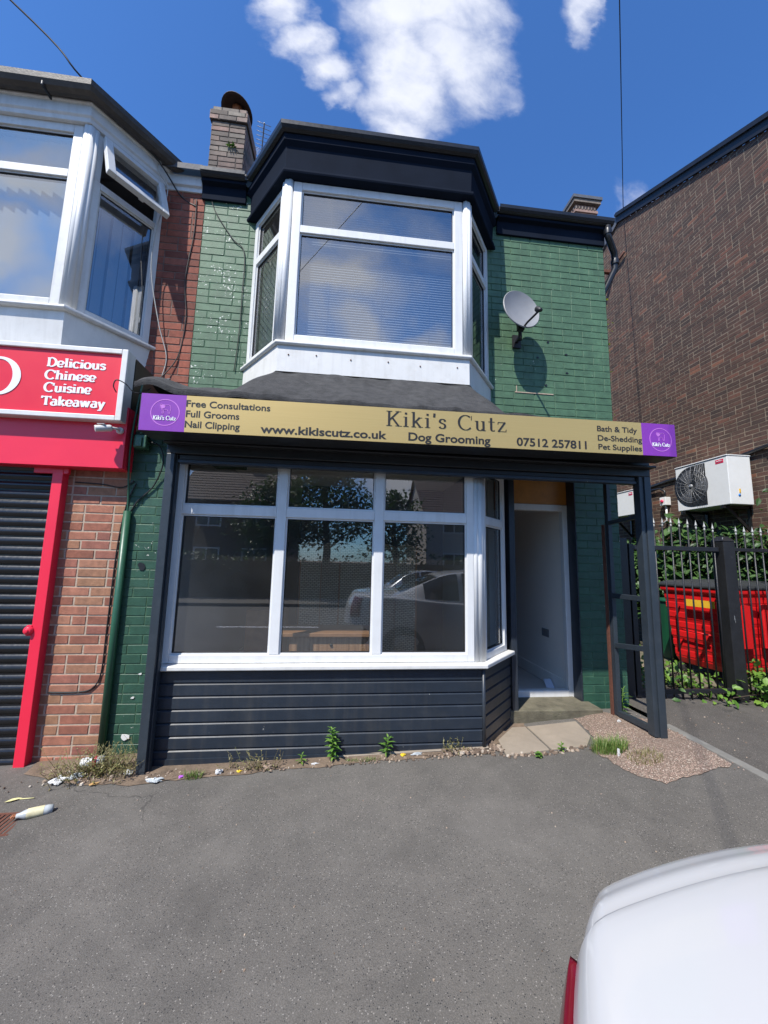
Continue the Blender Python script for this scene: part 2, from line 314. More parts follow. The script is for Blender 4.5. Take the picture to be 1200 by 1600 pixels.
WIRE = paint('grille_wire', (.30, .30, .30), .4, .1, 8, metal=.3)
GATEM = paint('flaking_black_paint', (.014, .014, .015), .45, .3, 9, bmp=.2, bscale=60, fleck=(.24, .25, .25), fleck_th=.70, fvec=(1, 1, .12))
GATEB = paint('black_bar_paint', (.014, .014, .016), .42, .3, 9, bmp=.2)
SPEAR = paint('silver_spear', (.36, .36, .34), .42, .15, 20, metal=.25)
BINR = paint('red_bin_plastic', (.60, .012, .014), .38, .12, 4, dirt=(.28, .02, .02), dirt_amt=.25)
BINL = paint('bin_lid_plastic', (.032, .034, .036), .5, .2, 6)
YEL = paint('yellow_label', (.72, .42, .03), .5, .1, 8)
GREENBIN = paint('green_bin_plastic', (.01, .09, .04), .45, .2, 6)
CARP = paint('white_car_paint', (.50, .498, .492), .16, .01, 2)
CARS = paint('silver_car_paint', (.46, .48, .50), .22, .02, 2, metal=.4)
for mm in (CARP, CARS):
    pn = [n for n in mm.node_tree.nodes if n.type == 'BSDF_PRINCIPLED'][0]; pn.inputs['Coat Weight'].default_value = .6; pn.inputs['Coat Roughness'].default_value = .04
CARG = paint('car_glass', (.01, .012, .013), .05, .1, 2)
TAIL = paint('tail_lamp_red', (.13, .005, .014), .18, .1, 5)
HEAD = paint('head_lamp', (.6, .62, .65), .08, .05, 5)
TYRE = paint('tyre_rubber', (.018, .018, .018), .8, .2, 12)
RIM = paint('alloy_rim', (.45, .46, .47), .3, .05, 5, metal=.7)
def leafmat(name, stops, rough=.5):
    m, t, p = newmat(name)
    g = N(t, 'ShaderNodeNewGeometry')
    col = ramp_(t, g.outputs['Random Per Island'], stops)
    t.links.new(col, p.inputs['Base Color']); p.inputs['Roughness'].default_value = rough
    o = [n for n in t.nodes if n.type == 'OUTPUT_MATERIAL'][0]
    tl = N(t, 'ShaderNodeBsdfTranslucent'); t.links.new(mixc(t, 1, col, (1.2, 1.3, .6), 'MULTIPLY'), tl.inputs[0])
    ms = N(t, 'ShaderNodeMixShader'); ms.inputs[0].default_value = .28
    t.links.new(p.outputs[0], ms.inputs[1]); t.links.new(tl.outputs[0], ms.inputs[2]); t.links.new(ms.outputs[0], o.inputs[0])
    return m
LEAFB = leafmat('broad_leaf', [(0, (.03, .075, .018)), (.5, (.055, .125, .03)), (1, (.10, .19, .055))])
LEAFH = leafmat('hedge_leaf', [(0, (.02, .055, .015)), (.5, (.04, .095, .024)), (1, (.07, .14, .035))])
LEAFN = leafmat('nettle_leaf', [(0, (.07, .16, .02)), (.5, (.12, .24, .03)), (1, (.18, .30, .045))])
LEAFW = leafmat('weed_leaf', [(0, (.08, .18, .03)), (.5, (.13, .27, .045)), (1, (.2, .34, .07))])
LEAFI = leafmat('ivy_leaf', [(0, (.10, .15, .025)), (.5, (.22, .26, .05)), (1, (.38, .38, .10))])
LEAFT = leafmat('tree_leaf', [(0, (.02, .05, .013)), (.5, (.035, .08, .02)), (1, (.055, .11, .03))])
DRY = leafmat('dry_stalk', [(0, (.16, .12, .05)), (.4, (.26, .22, .10)), (.8, (.20, .22, .08)), (1, (.42, .36, .2))])
GRASS = leafmat('grass_blade', [(0, (.08, .16, .03)), (.6, (.14, .24, .05)), (1, (.34, .32, .13))])
BARK = paint('bark', (.07, .05, .035), .95, .3, 8, bmp=.6)
SLATE = paint('roof_slate', (.07, .07, .078), .7, .25, 6, bmp=.3, bscale=30)
TILE = paint('roof_tile', (.13, .085, .07), .8, .2, 8, bmp=.4, bscale=20)
RENDERM = paint('pebbledash', (.42, .38, .33), .9, .1, 6, bmp=.5)
LEAD = paint('lead_flashing', (.10, .105, .115), .55, .2, 9)
RUST = paint('rusty_iron', (.12, .045, .028), .8, .3, 20, bmp=.4)
CLAY = paint('terracotta', (.34, .13, .06), .8, .15, 9)
COWLM = paint('rusty_cowl', (.045, .025, .02), .7, .3, 12)
CABLE = paint('black_cable', (.012, .012, .012), .55, .1, 9)
CABLEW = paint('grey_cable', (.42, .41, .38), .6, .1, 9)
ALARM = paint('green_painted_plastic', (.045, .13, .08), .45, .15, 15, dirt=(.3, .3, .27), dirt_amt=.15)
PIPEG = paint('green_painted_pipe', (.022, .092, .052), .4, .12, 9)
CCTV = paint('white_camera_plastic', (.62, .62, .6), .35, .05, 9)
WRAPW = paint('white_plastic_wrapper', (.55, .55, .54), .35, .08, 20, bmp=.4, bscale=50)
WRAPC = paint('clear_plastic', (.42, .45, .46), .2, .1, 20)
WRAPP = paint('purple_wrapper', (.42, .12, .55), .4, .1, 20)
WRAPY = paint('yellow_wrapper', (.75, .52, .03), .4, .1, 20)
WRAPR = paint('red_label', (.62, .03, .09), .4, .1, 20)
PAPERB = paint('blue_white_paper', (.55, .60, .72), .7, .05, 9)
STONE = brickmat('rubble_stone', [(0, (.10, .07, .05)), (.45, (.22, .16, .12)), (.8, (.36, .28, .21)), (1, (.56, .50, .42))], vscale=40)
PINKST = brickmat('pink_chipping', [(0, (.20, .13, .10)), (.4, (.36, .25, .20)), (.75, (.46, .36, .30)), (1, (.60, .54, .46))], vscale=60)
SKIN = paint('skin', (.40, .22, .15), .5, .08, 20)
CLOTH = paint('dark_jacket', (.02, .02, .024), .9, .2, 20)
DENIM = paint('dark_trousers', (.018, .022, .035), .9, .2, 20)

# ------------------------------------------------------------------ mesh helpers
class MB:
    def __init__(s): s.v = []; s.f = []; s.mi = []; s.cur = 0; s.sm = []; s.smooth = False
    def add(s, vs, fs):
        b = len(s.v); s.v += [tuple(x) for x in vs]
        for f in fs: s.f.append(tuple(b+i for i in f)); s.mi.append(s.cur); s.sm.append(s.smooth)
    def quad(s, a, b, c, d): s.add([a, b, c, d], [(0, 1, 2, 3)])
    def box(s, x0, x1, y0, y1, z0, z1):
        s.hexa([(x0, y0, z0), (x1, y0, z0), (x1, y1, z0), (x0, y1, z0), (x0, y0, z1), (x1, y0, z1), (x1, y1, z1), (x0, y1, z1)])
    def hexa(s, p): s.add(p, [(0, 3, 2, 1), (4, 5, 6, 7), (0, 1, 5, 4), (1, 2, 6, 5), (2, 3, 7, 6), (3, 0, 4, 7)])
    def obox(s, O, U, V, Wv, u0, u1, v0, v1, w0, w1):
        O, U, V, Wv = map(Vector, (O, U, V, Wv)); P = lambda a, b, c: O+U*a+V*b+Wv*c
        s.hexa([P(u0, v0, w0), P(u1, v0, w0), P(u1, v1, w0), P(u0, v1, w0), P(u0, v0, w1), P(u1, v0, w1), P(u1, v1, w1), P(u0, v1, w1)])
    def prism(s, poly, ext):
        ext = Vector(ext); n = len(poly); a = [Vector(p) for p in poly]; b = [p+ext for p in a]
        s.add(a+b, [tuple(range(n-1, -1, -1)), tuple(range(n, 2*n))] + [(i, (i+1) % n, n+(i+1) % n, n+i) for i in range(n)])
    def tube(s, pts, r, n=8, cap=True):
        pts = [Vector(p) for p in pts]; rings = []; m = len(pts)
        rs = r if isinstance(r, (list, tuple)) else [r]*m
        up = None
        for i, p in enumerate(pts):
            d = (pts[min(i+1, m-1)]-pts[max(i-1, 0)])
            if d.length < 1e-9: d = Vector((0, 0, 1))
            d.normalize()
            if up is None: up = d.orthogonal().normalized()
            up = (up - d*up.dot(d))
            up = up.normalized() if up.length > 1e-6 else d.orthogonal().normalized()
            w = d.cross(up); rings.append([p+(up*math.cos(2*math.pi*k/n)+w*math.sin(2*math.pi*k/n))*rs[i] for k in range(n)])
        vs = [q for g in rings for q in g]; fs = []
        for i in range(m-1):
            for k in range(n): fs.append((i*n+k, i*n+(k+1) % n, (i+1)*n+(k+1) % n, (i+1)*n+k))
        if cap: fs += [tuple(range(n-1, -1, -1)), tuple(range((m-1)*n, m*n))]
        o = s.smooth; s.smooth = True; s.add(vs, fs); s.smooth = o
    def lathe(s, prof, O=(0, 0, 0), A=(0, 0, 1), n=24):
        O = Vector(O); A = Vector(A).normalized(); u = A.orthogonal().normalized(); w = A.cross(u); vs = []; m = len(prof)
        for (r, h) in prof:
            for k in range(n): vs.append(O+A*h+(u*math.cos(2*math.pi*k/n)+w*math.sin(2*math.pi*k/n))*r)
        fs = [(i*n+k, i*n+(k+1) % n, (i+1)*n+(k+1) % n, (i+1)*n+k) for i in range(m-1) for k in range(n)]
        o = s.smooth; s.smooth = True; s.add(vs, fs); s.smooth = o
    def grid(s, fn, nu, nv, smooth=True):
        vs = [fn(i/nu, j/nv) for j in range(nv+1) for i in range(nu+1)]
        fs = [(j*(nu+1)+i, j*(nu+1)+i+1, (j+1)*(nu+1)+i+1, (j+1)*(nu+1)+i) for j in range(nv) for i in range(nu)]
        o = s.smooth; s.smooth = smooth; s.add(vs, fs); s.smooth = o
    def sweep(s, path, prof, ylim=None):
        """closed profile of (offset, z) swept along an XY path with mitred corners; offset is to the right of travel reversed (towards -y for +x travel)"""
        rings = [[(*q, z) for q, z in zip([None]*0, [])] for _ in path]
        offs = {}
        for (e, z) in prof:
            if e not in offs: offs[e] = offset_path(path, e, ylim)
        n = len(prof); vs = []
        for i in range(len(path)):
            for (e, z) in prof: vs.append((offs[e][i][0], offs[e][i][1], z))
        fs = []
        for i in range(len(path)-1):
            for k in range(n): fs.append((i*n+k, i*n+(k+1) % n, (i+1)*n+(k+1) % n, (i+1)*n+k))
        fs += [tuple(range(n-1, -1, -1)), tuple(range((len(path)-1)*n, len(path)*n))]
        s.add(vs, fs)
    def leaf(s, base, d, up, L, w, fold=.25, droop=.2):
        d = Vector(d).normalized(); up = Vector(up); sd_ = d.cross(up)
        if sd_.length < 1e-6: sd_ = d.orthogonal()
        sd_.normalize(); nn = sd_.cross(d).normalized(); b = Vector(base)
        c1 = b+d*L*.38-nn*droop*L*.06; c2 = b+d*L*.72-nn*droop*L*.25; tp = b+d*L-nn*droop*L*.55
        l1 = c1+sd_*w*.5+nn*fold*w*.4; r1 = c1-sd_*w*.5+nn*fold*w*.4; l2 = c2+sd_*w*.36+nn*fold*w*.3; r2 = c2-sd_*w*.36+nn*fold*w*.3
        s.add([b, c1, c2, tp, l1, l2, r1, r2], [(0, 1, 4), (1, 2, 5, 4), (2, 3, 5), (0, 6, 1), (1, 6, 7, 2), (2, 7, 3)])
    def build(s, name, mats, parent=None, bevel=0.0, seg=2):
        me = bpy.data.meshes.new(name); org = parent_origin(parent)
        me.from_pydata([(x-org[0], y-org[1], z-org[2]) for x, y, z in s.v], [], s.f)
        for m_ in (mats if isinstance(mats, (list, tuple)) else [mats]): me.materials.append(m_)
        me.polygons.foreach_set('material_index', s.mi); me.polygons.foreach_set('use_smooth', s.sm)
        bm = bmesh.new(); bm.from_mesh(me); bmesh.ops.recalc_face_normals(bm, faces=bm.faces); bm.to_mesh(me); bm.free()
        o = bpy.data.objects.new(name, me); COL.objects.link(o)
        if parent is not None: o.parent = parent
        if bevel:
            b = o.modifiers.new('bevel', 'BEVEL'); b.width = bevel; b.segments = seg; b.limit_method = 'ANGLE'; b.angle_limit = rad(40)
        return o
ORG = {}
def parent_origin(p):
    v = Vector((0, 0, 0))
    while p is not None: v += Vector(p.location); p = p.parent
    return v
def offset_path(path, e, ylim=None):
    n = len(path); segs = []
    for i in range(n-1):
        a = Vector(path[i]); b = Vector(path[i+1]); d = (b-a).normalized(); nn = Vector((d.y, -d.x)); segs.append((a+nn*e, d))
    out = []
    for i in range(n):
        if i == 0 or i == n-1:
            a, d = segs[0] if i == 0 else segs[-1]
            p = a if i == 0 else (Vector(path[-1])+Vector((d.y, -d.x))*e)
            if ylim is not None and abs(d.y) > .05: p = p+d*((ylim-p.y)/d.y)
            out.append((p.x, p.y))
        else:
            a, d = segs[i-1]; b, g = segs[i]; den = d.x*g.y-d.y*g.x
            if abs(den) < 1e-6: out.append((b.x, b.y))
            else:
                q = b-a; k = (q.x*g.y-q.y*g.x)/den; p = a+d*k; out.append((p.x, p.y))
    return out
def thing(name, label, cat, loc=(0, 0, 0), group=None):
    o = bpy.data.objects.new(name, None); COL.objects.link(o); o.location = loc; o.empty_display_size = .2
    o['label'] = label; o['category'] = cat
    if group: o['group'] = group
    return o
def tag(o, label=None, cat=None, group=None, kind=None):
    if label: o['label'] = label
    if cat: o['category'] = cat
    if group: o['group'] = group
    if kind: o['kind'] = kind
    return o
def cut(o, c):
    """put the origin of a single-mesh thing at c"""
    c = Vector(c)
    o.data.transform(Matrix.Translation(-c)); o.location = c; return o

def bricks(mb, O, U, Nn, width, z0, z1, course=.075, L=.225, jt=.009, dep=.006, ins=.003, jit=.0018, clip=None, start=0.0):
    """individual brick faces standing proud of a mortar plane; O at z=0 of the plane, U along, Nn outward"""
    O, U, Nn = Vector(O), Vector(U).normalized(), Vector(Nn).normalized(); Z = Vector((0, 0, 1))
    k = int(math.floor(z0/course)); 
    while k*course < z1:
        a = max(k*course+jt/2, z0); b = min((k+1)*course-jt/2, z1)
        if b-a > .012:
            u = -((k % 2)*L/2+start) - L
            while u < width:
                ln = L
                if R.random() < .08: ln = L/2
                p, q = max(u+jt/2, 0), min(u+ln-jt/2, width)
                if q-p > .015 and (clip is None or clip((p+q)/2, (a+b)/2)):
                    j = lambda: R.uniform(-jit, jit)
                    dd = dep+R.uniform(-.0015, .0015)
                    o_ = [(p+j(), a+j()), (q+j(), a+j()), (q+j(), b+j()), (p+j(), b+j())]
                    i_ = [(o_[0][0]+ins, o_[0][1]+ins), (o_[1][0]-ins, o_[1][1]+ins), (o_[2][0]-ins, o_[2][1]-ins), (o_[3][0]+ins, o_[3][1]-ins)]
                    vs = [O+U*x+Z*y for x, y in o_]+[O+U*x+Z*y+Nn*dd for x, y in i_]
                    mb.add(vs, [(4, 5, 6, 7), (0, 1, 5, 4), (1, 2, 6, 5), (2, 3, 7, 6), (3, 0, 4, 7)])
                u += ln
        k += 1

# ------------------------------------------------------------------ ground
def lerp_tab(x, tab):
    if x <= tab[0][0]: return tab[0][1]
    for (a, va), (b, vb) in zip(tab, tab[1:]):
        if x <= b:
            k = (x-a)/(b-a); k = k*k*(3-2*k) ; return va+(vb-va)*k
    return tab[-1][1]
GX = [(-6, -.12), (-3, -.06), (-2.2, -.035), (-1.35, .002), (1.2, .048), (1.65, .052), (2.1, .085), (2.6, .135), (2.95, .14), (4.5, .085), (7, .07)]
def g(x, y):
    return lerp_tab(x, GX) - .018*max(0, 3.0-y)
ROAD_Y = .72
def ground_sheet(name, x0, x1, y0, y1, nx, ny, mat, dz=0.0, fn=None):
    mb = MB(); f = fn or g
    mb.grid(lambda u, v: (x0+(x1-x0)*u, y0+(y1-y0)*v, f(x0+(x1-x0)*u, y0+(y1-y0)*v)+dz), nx, ny)
    o = mb.build(name, mat); o['kind'] = 'structure'; return o
mb = MB()
def gbase(u, v):
    x = -1500+3000*u; y = -1500+3000*v; return (x, y, -.45)
mb.grid(gbase, 4, 4); tag(mb.build('ground', DIRT), kind='structure')
ground_sheet('pavement', -14, 2.90, ROAD_Y, 3.75, 120, 40, ASPH)
ground_sheet('driveway', 2.99, 9.0, ROAD_Y, 12.0, 60, 60, DRIVE, -.006)
# road, kerbs and far pavement behind the viewer
mb = MB(); mb.box(-60, 60, -8.0, ROAD_Y-.13, -.4, -.16); tag(mb.build('road', ROADM), kind='structure')
mb = MB()
for i in range(60):
    x = -27+i*.915; zz = g(max(-14, min(9, x)), ROAD_Y)
    mb.box(x, x+.907, ROAD_Y-.128, ROAD_Y-.002, -.42, zz+.0)
tag(mb.build('kerb', KERBM, bevel=.01), kind='structure')
mb = MB(); mb.box(-60, 60, -10.2, -8.13, -.4, -.06); mb.box(-60, 60, -8.125, -8.002, -.42, -.05); tag(mb.build('far_pavement', ASPH), kind='structure')
mb = MB()
for i in range(12): mb.box(-33+i*6, -30.5+i*6, -3.75, -3.65, -.159, -.156)
tag(mb.build('road_marking', SIGNW), kind='structure')
# concrete edging between forecourt and driveway
mb = MB()
for i in range(4):
    y1 = 3.35-.9*i; y0 = y1-.892
    mb.hexa([(2.902, y0, -.2), (2.988, y0, -.2), (2.988, y1, -.2), (2.902, y1, -.2), (2.902, y0, g(2.94, y0)+.006), (2.988, y0, g(2.94, y0)+.006), (2.988, y1, g(2.94, y1)+.006), (2.902, y1, g(2.94, y1)+.006)])
tag(mb.build('edging_kerb', KERBM, bevel=.008), kind='structure')
# gravel patch on the forecourt
def blob_sheet(name, pts, mat, dz=.004, hump=.0, nj=.02, sub=7):
    """an irregular sheet lying on the ground, edge jittered"""
    fine = []
    n = len(pts)
    for i in range(n):
        a, b = Vector(pts[i]), Vector(pts[(i+1) % n])
        for k in range(sub):
            q = a.lerp(b, k/sub)
            if k: q += Vector((R.uniform(-nj, nj), R.uniform(-nj, nj)))
            fine.append(q)
    c = sum((Vector(p) for p in pts), Vector((0, 0)))/n
    mb = MB(); vs = []; fs = []; m_ = len(fine); rings = 6
    for r_ in range(rings+1):
        k = r_/rings
        for q in fine:
            w = c.lerp(q, k); vs.append((w.x, w.y, g(w.x, w.y)+dz+hump*(1-k**2)))
    for r_ in range(rings):
        for i in range(m_): fs.append((r_*m_+i, r_*m_+(i+1) % m_, (r_+1)*m_+(i+1) % m_, (r_+1)*m_+i))
    mb.smooth = True; mb.add(vs, fs)
    o = mb.build(name, mat); o['kind'] = 'structure'; return o
blob_sheet('gravel_patch', [(2.24, 3.63), (2.56, 3.66), (2.88, 3.45), (2.895, 3.0), (2.86, 2.68), (2.55, 2.60), (2.23, 2.56), (2.10, 2.74), (2.04, 2.98), (2.19, 3.25)], GRAVEL, .005, .01)
blob_sheet('dirt_strip', [(-2.25, 3.5), (-1.2, 3.32), (0.2, 3.32), (1.2, 3.33), (1.75, 3.75), (1.75, 3.55), (1.33, 3.27), (1.25, 3.12), (.6, 3.10), (-.2, 3.06), (-.9, 3.01), (-1.3, 2.96), (-1.7, 3.0), (-2.2, 3.22)], DIRT, .004, .012)
# two worn paving slabs before the step
def slab(name, q, h=.03):
    mb = MB(); top = [(x, y, g(x, y)+.012) for x, y in q]; bot = [(x, y, g(x, y)-.05) for x, y in q]
    n_ = len(q); mb.add(bot+top, [tuple(range(n_-1, -1, -1)), tuple(range(n_, 2*n_))]+[(k, (k+1) % n_, n_+(k+1) % n_, n_+k) for k in range(n_)]); o = mb.build(name, SLABM, bevel=.006); o['kind'] = 'structure'; return o
slab('paving_slab', [(1.335, 3.075), (1.722, 3.13), (1.728, 3.56), (1.600, 3.56), (1.375, 3.33)])
slab('paving_slab', [(1.740, 3.132), (2.036, 3.115), (2.168, 3.265), (2.221, 3.561), (1.745, 3.56)])

# ------------------------------------------------------------------ our shop building
WY, BY, LY, PY, DY = 3.6, 3.09, 3.2, 3.4, 4.0     # wall, upper bay front, lower bay front, pier, door planes
shop = thing('shop_building', 'green painted brick shop with white bay windows, navy eaves and open doorway', 'building', (.6, 3.6, 0))
UB = [(-.985, 3.6), (-.59, 3.09), (1.055, 3.09), (1.45, 3.6)]
wall = MB()
bricks(wall, (-1.486, WY, 0), (1, 0, 0), (0, -1, 0), .525, 2.5, 5.13, clip=None, jt=.006, dep=.0034)
wall.cur = 1; wall.box(-1.486, -.96, WY, WY+.24, 2.4, 5.3)
lw = wall.build('wall', [GREENL, GREENM], shop)
wall = MB()
bricks(wall, (1.42, WY, 0), (1, 0, 0), (0, -1, 0), 1.375, 2.5, 5.13, start=.05, jt=.006, dep=.0034)
wall.cur = 1
wall.box(1.42, 2.795, WY, WY+.24, 2.5, 5.3); wall.box(2.555, 2.795, WY+.24, 8.5, 2.5, 5.3)
wall.build('wall', [GREEN, GREENM], shop)
# dark green pier right of the doorway, set back under the sign
PR = 3.86
wall = MB()
bricks(wall, (2.50, PR, 0), (1, 0, 0), (0, -1, 0), .50, -.1, 2.72, jt=.006, dep=.0034, course=.082, L=.24); wall.cur = 1
wall.box(2.50, 3.0, PR, 8.5, -.3, 2.72); wall.box(2.50, 3.0, WY-.05, PR-.01, 2.66, 2.72)
wall.build('door_pier', [GREEND, GREENM], shop)
# left ground floor pilaster
wall = MB()
bricks(wall, (-1.796, PY, 0), (1, 0, 0), (0, -1, 0), .45, -.2, 2.6, start=.11, jt=.006, dep=.0034)
wall.cur = 1; wall.box(-1.796, -1.345, PY, WY, -.3, 2.6)
wall.build('pilaster', [GREEND, GREENM], shop)
# cracked exposed joint and paint-free scars on the right wall
mb = MB()
mb.box(1.72, 2.14, WY-.0095, WY-.004, 3.296, 3.306); mb.box(1.735, 1.742, WY-.0095, WY-.004, 3.306, 3.37)
mb.build('bare_joint', PIERM, shop)
mb = MB()
mb.build('spare', BLACK) if False else None
for (x, z, r) in ((-1.633, 1.448, .028), ):
    pts = [(x+r*(1+R.uniform(-.35, .35))*math.cos(a), PY-.0085, z+r*1.2*(1+R.uniform(-.35, .35))*math.sin(a)) for a in [k*2*math.pi/14 for k in range(14)]]
    mb.prism(pts, (0, .004, 0))
mb.build('paint_scar', BLACK, shop); mb = MB()
for (x, z) in ((2.1, 3.885), (1.98, 3.7), (2.3, 3.76), (2.3, 3.55), (2.06, 3.40)):
    pts = [(x+.014*(1+R.uniform(-.3, .3))*math.cos(a), WY-.0085, z+.010*(1+R.uniform(-.4, .4))*math.sin(a)) for a in [k*2*math.pi/10 for k in range(10)]]
    mb = MB(); mb.prism(pts, (0, .004, 0)); mb.build('wall_scar', BLACK, shop)
mb = MB()
for (x, z, r) in ((-1.63, .13, .035), (-1.5, .27, .022), (-1.60, .42, .012), (-1.56, .60, .012), (-1.45, .35, .01)):
    pts = [(x+r*(1+R.uniform(-.35, .35))*math.cos(a), PY-.0105, z+r*.6*(1+R.uniform(-.35, .35))*math.sin(a)) for a in [k*2*math.pi/12 for k in range(12)]]
    mb = MB(); mb.prism(pts, (0, .006, 0)); mb.build('paint_scar', WSILL, shop)

# frames -------------------------------------------------------------
def frame_run(parent, P0, P1, z0, z1, fw_, depth, muls=(), trans=None, mat=UPVC, glass=GLASS, sash=None, name='window', proud=.0, mw=.072):
    """a window unit in the vertical plane P0-P1; muls: fractions of the run; trans: z of transom"""
    a, b = Vector((*P0, 0)), Vector((*P1, 0)); U = (b-a).normalized(); Ln = (b-a).length; Nn = Vector((U.y, -U.x, 0)); Z = Vector((0, 0, 1))
    mb = MB(); d0, d1 = -depth, proud
    mb.obox(a, U, Nn, Z, 0, fw_, d0, d1, z0, z1); mb.obox(a, U, Nn, Z, Ln-fw_, Ln, d0, d1, z0, z1)
    xs = [fw_]
    for m_ in muls:
        mb.obox(a, U, Nn, Z, m_*Ln-mw/2, m_*Ln+mw/2, d0, d1-.001, z0+fw_, z1-fw_); xs += [m_*Ln-mw/2, m_*Ln+mw/2]
    xs.append(Ln-fw_)
    mb.obox(a, U, Nn, Z, fw_, Ln-fw_, d0, d1-.0005, z0, z0+fw_); mb.obox(a, U, Nn, Z, fw_, Ln-fw_, d0, d1-.0005, z1-fw_, z1)
    panes = []; gas = MB()
    for i in range(0, len(xs), 2):
        u0, u1 = xs[i], xs[i+1]; zs = [z0+fw_, z1-fw_]
        if trans is not None:
            mb.obox(a, U, Nn, Z, u0, u1, d0, d1-.002, trans-mw/2, trans+mw/2); zs = [z0+fw_, trans-mw/2, trans+mw/2, z1-fw_]
        for j in range(0, len(zs), 2): panes.append((u0, u1, zs[j], zs[j+1]))
    fo = mb.build(name, mat, parent, bevel=.005, seg=2)
    bead = MB()
    for (u0, u1, c0, c1) in panes:
        # inner glazing bead and black gasket line
        k = .012
        for (p, q, r_, s_) in ((u0, u0+k, c0, c1), (u1-k, u1, c0, c1), (u0+k, u1-k, c0, c0+k), (u0+k, u1-k, c1-k, c1)):
            bead.obox(a, U, Nn, Z, p, q, d0+.008, d1-.018, r_, s_)
        k2 = .016
        gas_ = (u0+k, u1-k, c0+k, c1-k)
        for (p, q, r_, s_) in ((gas_[0], gas_[0]+.004, gas_[2], gas_[3]), (gas_[1]-.004, gas_[1], gas_[2], gas_[3]), (gas_[0]+.004, gas_[1]-.004, gas_[2], gas_[2]+.004), (gas_[0]+.004, gas_[1]-.004, gas_[3]-.004, gas_[3])):
            gas.obox(a, U, Nn, Z, p, q, d0+.01, d1-.022, r_, s_)
        gm = MB(); gm.obox(a, U, Nn, Z, u0+.001, u1-.001, d1-.036, d1-.030, c0+.001, c1-.001)
        gm.build('pane', glass, fo)
    bead.build('glazing_bead', mat, fo); gas.build('gasket', DARKP, fo)
    return fo, panes
UZ0, UZ1, UT = 3.345, 4.885, 4.425
frame_run(shop, (-.54, BY), (1.005, BY), UZ0, UZ1, .075, .07, (), UT, UPVC, GLASSU, name='upper_bay_window')
def cantpts(P, Q, t0, t1):
    P, Q = Vector(P), Vector(Q); return tuple(P.lerp(Q, t0)), tuple(P.lerp(Q, t1))
a, b = cantpts(UB[0], UB[1], .02, .90); frame_run(shop, a, b, UZ0, UZ1, .06, .07, (), UT, UPVC, GLASSU, name='upper_bay_window')
a, b = cantpts(UB[2], UB[3], .10, .98); frame_run(shop, a, b, UZ0, UZ1, .06, .07, (), UT, UPVC, GLASSU, name='upper_bay_window')
# bay corner posts
mb = MB()
for (cx, cy, s) in ((-.59, 3.09, -1), (1.055, 3.09, 1)):
    mb = MB()
    for (dx, dy, r) in ((0.018*-s, .012, .030), (s*.028, .040, .026), (s*.006, .016, .028)):
        mb.tube([(cx+dx, cy+dy, UZ0), (cx+dx, cy+dy, UZ1)], r, 14)
    mb.build('bay_corner_post', UPVC, shop)
# sill and white panel below the upper bay
mb = MB(); mb.sweep(UB, [(-.08, 3.345), (.035, 3.345), (.038, 3.325), (.028, 3.312), (-.08, 3.312)], WY); mb.build('bay_sill', WSILL, shop, bevel=.004)
mb = MB(); mb.sweep(UB, [(-.06, 3.311), (.010, 3.311), (.012, 3.08), (-.06, 3.08)], WY); pan = mb.build('bay_panel', WSILL, shop)
mb = MB()
for x in (-.5, -.27, .02, .34, .62, .95): mb = MB(); mb.lathe([(0, .004), (.006, .003), (.0065, 0)], (x, BY-.013, 3.23+R.uniform(-.015, .015)), (0, -1, 0), 10); mb.build('screw_cap', RUST, pan)
# eaves over the bay: lower lip, face board, soffit, gutter
mb = MB(); mb.sweep(UB, [(-.1, 4.886), (.066, 4.900), (.072, 4.915), (.070, 4.935), (.045, 4.96), (.052, 5.17), (.085, 5.205), (.085, 5.265), (-.1, 5.265)], WY); mb.build('bay_fascia', NAVYF, shop, bevel=.003)
gp = [(.05+.062*(1-math.cos(k*math.pi/8)) if False else .112+.055*math.cos(math.pi+k*math.pi/8), 5.325-.055*math.sin(k*math.pi/8)*1.05) for k in range(9)]
gut = [(.057, 5.335), (.057, 5.31), (.068, 5.284), (.09, 5.268), (.115, 5.265), (.14, 5.276), (.155, 5.30), (.158, 5.335), (.150, 5.342), (.145, 5.335), (.143, 5.305), (.13, 5.287), (.112, 5.278), (.092, 5.281), (.078, 5.292), (.07, 5.312), (.07, 5.335)]
mb = MB(); mb.sweep(UB, [(e-.02, z) for e, z in gut], WY-.09)
bgut = mb.build('gutter', GUTTER, shop)
for (x0, x1) in ((-1.515, -1.09), (1.55, 2.86)):
    mb = MB(); mb.sweep([(x0, WY), (min(x1, 2.80), WY)], [(-.1, 5.085), (.028, 5.085), (.03, 5.23), (.075, 5.245), (.075, 5.275), (-.1, 5.275)]); mb.build('eaves_fascia', NAVYF, shop, bevel=.003)
    mb = MB(); mb.sweep([(x0, WY), (x1, WY)], [(e-.03, z+.01) for e, z in gut]); mb.build('gutter', GUTTER, shop)
# rainwater pipe at the right corner
mb = MB(); mb.tube([(2.80, 3.515, 5.27), (2.80, 3.515, 5.16), (2.84, 3.54, 5.11), (2.93, 3.60, 5.04), (2.95, 3.62, 4.98), (2.95, 3.63, 4.86), (2.85, 3.72, 4.6), (2.83, 3.74, 4.2), (2.83, 3.74, .1)], .034, 12)
for zc in (5.19, 5.02): pass
mb.lathe([(.04, -.03), (.042, 0), (.04, .03)], (2.80, 3.515, 5.20), (0, 0, 1), 14); mb.lathe([(.04, -.03), (.043, 0), (.04, .03)], (2.95, 3.62, 4.94), (0, 0, 1), 14)
mb.build('rainwater_pipe', GUTTER, shop)
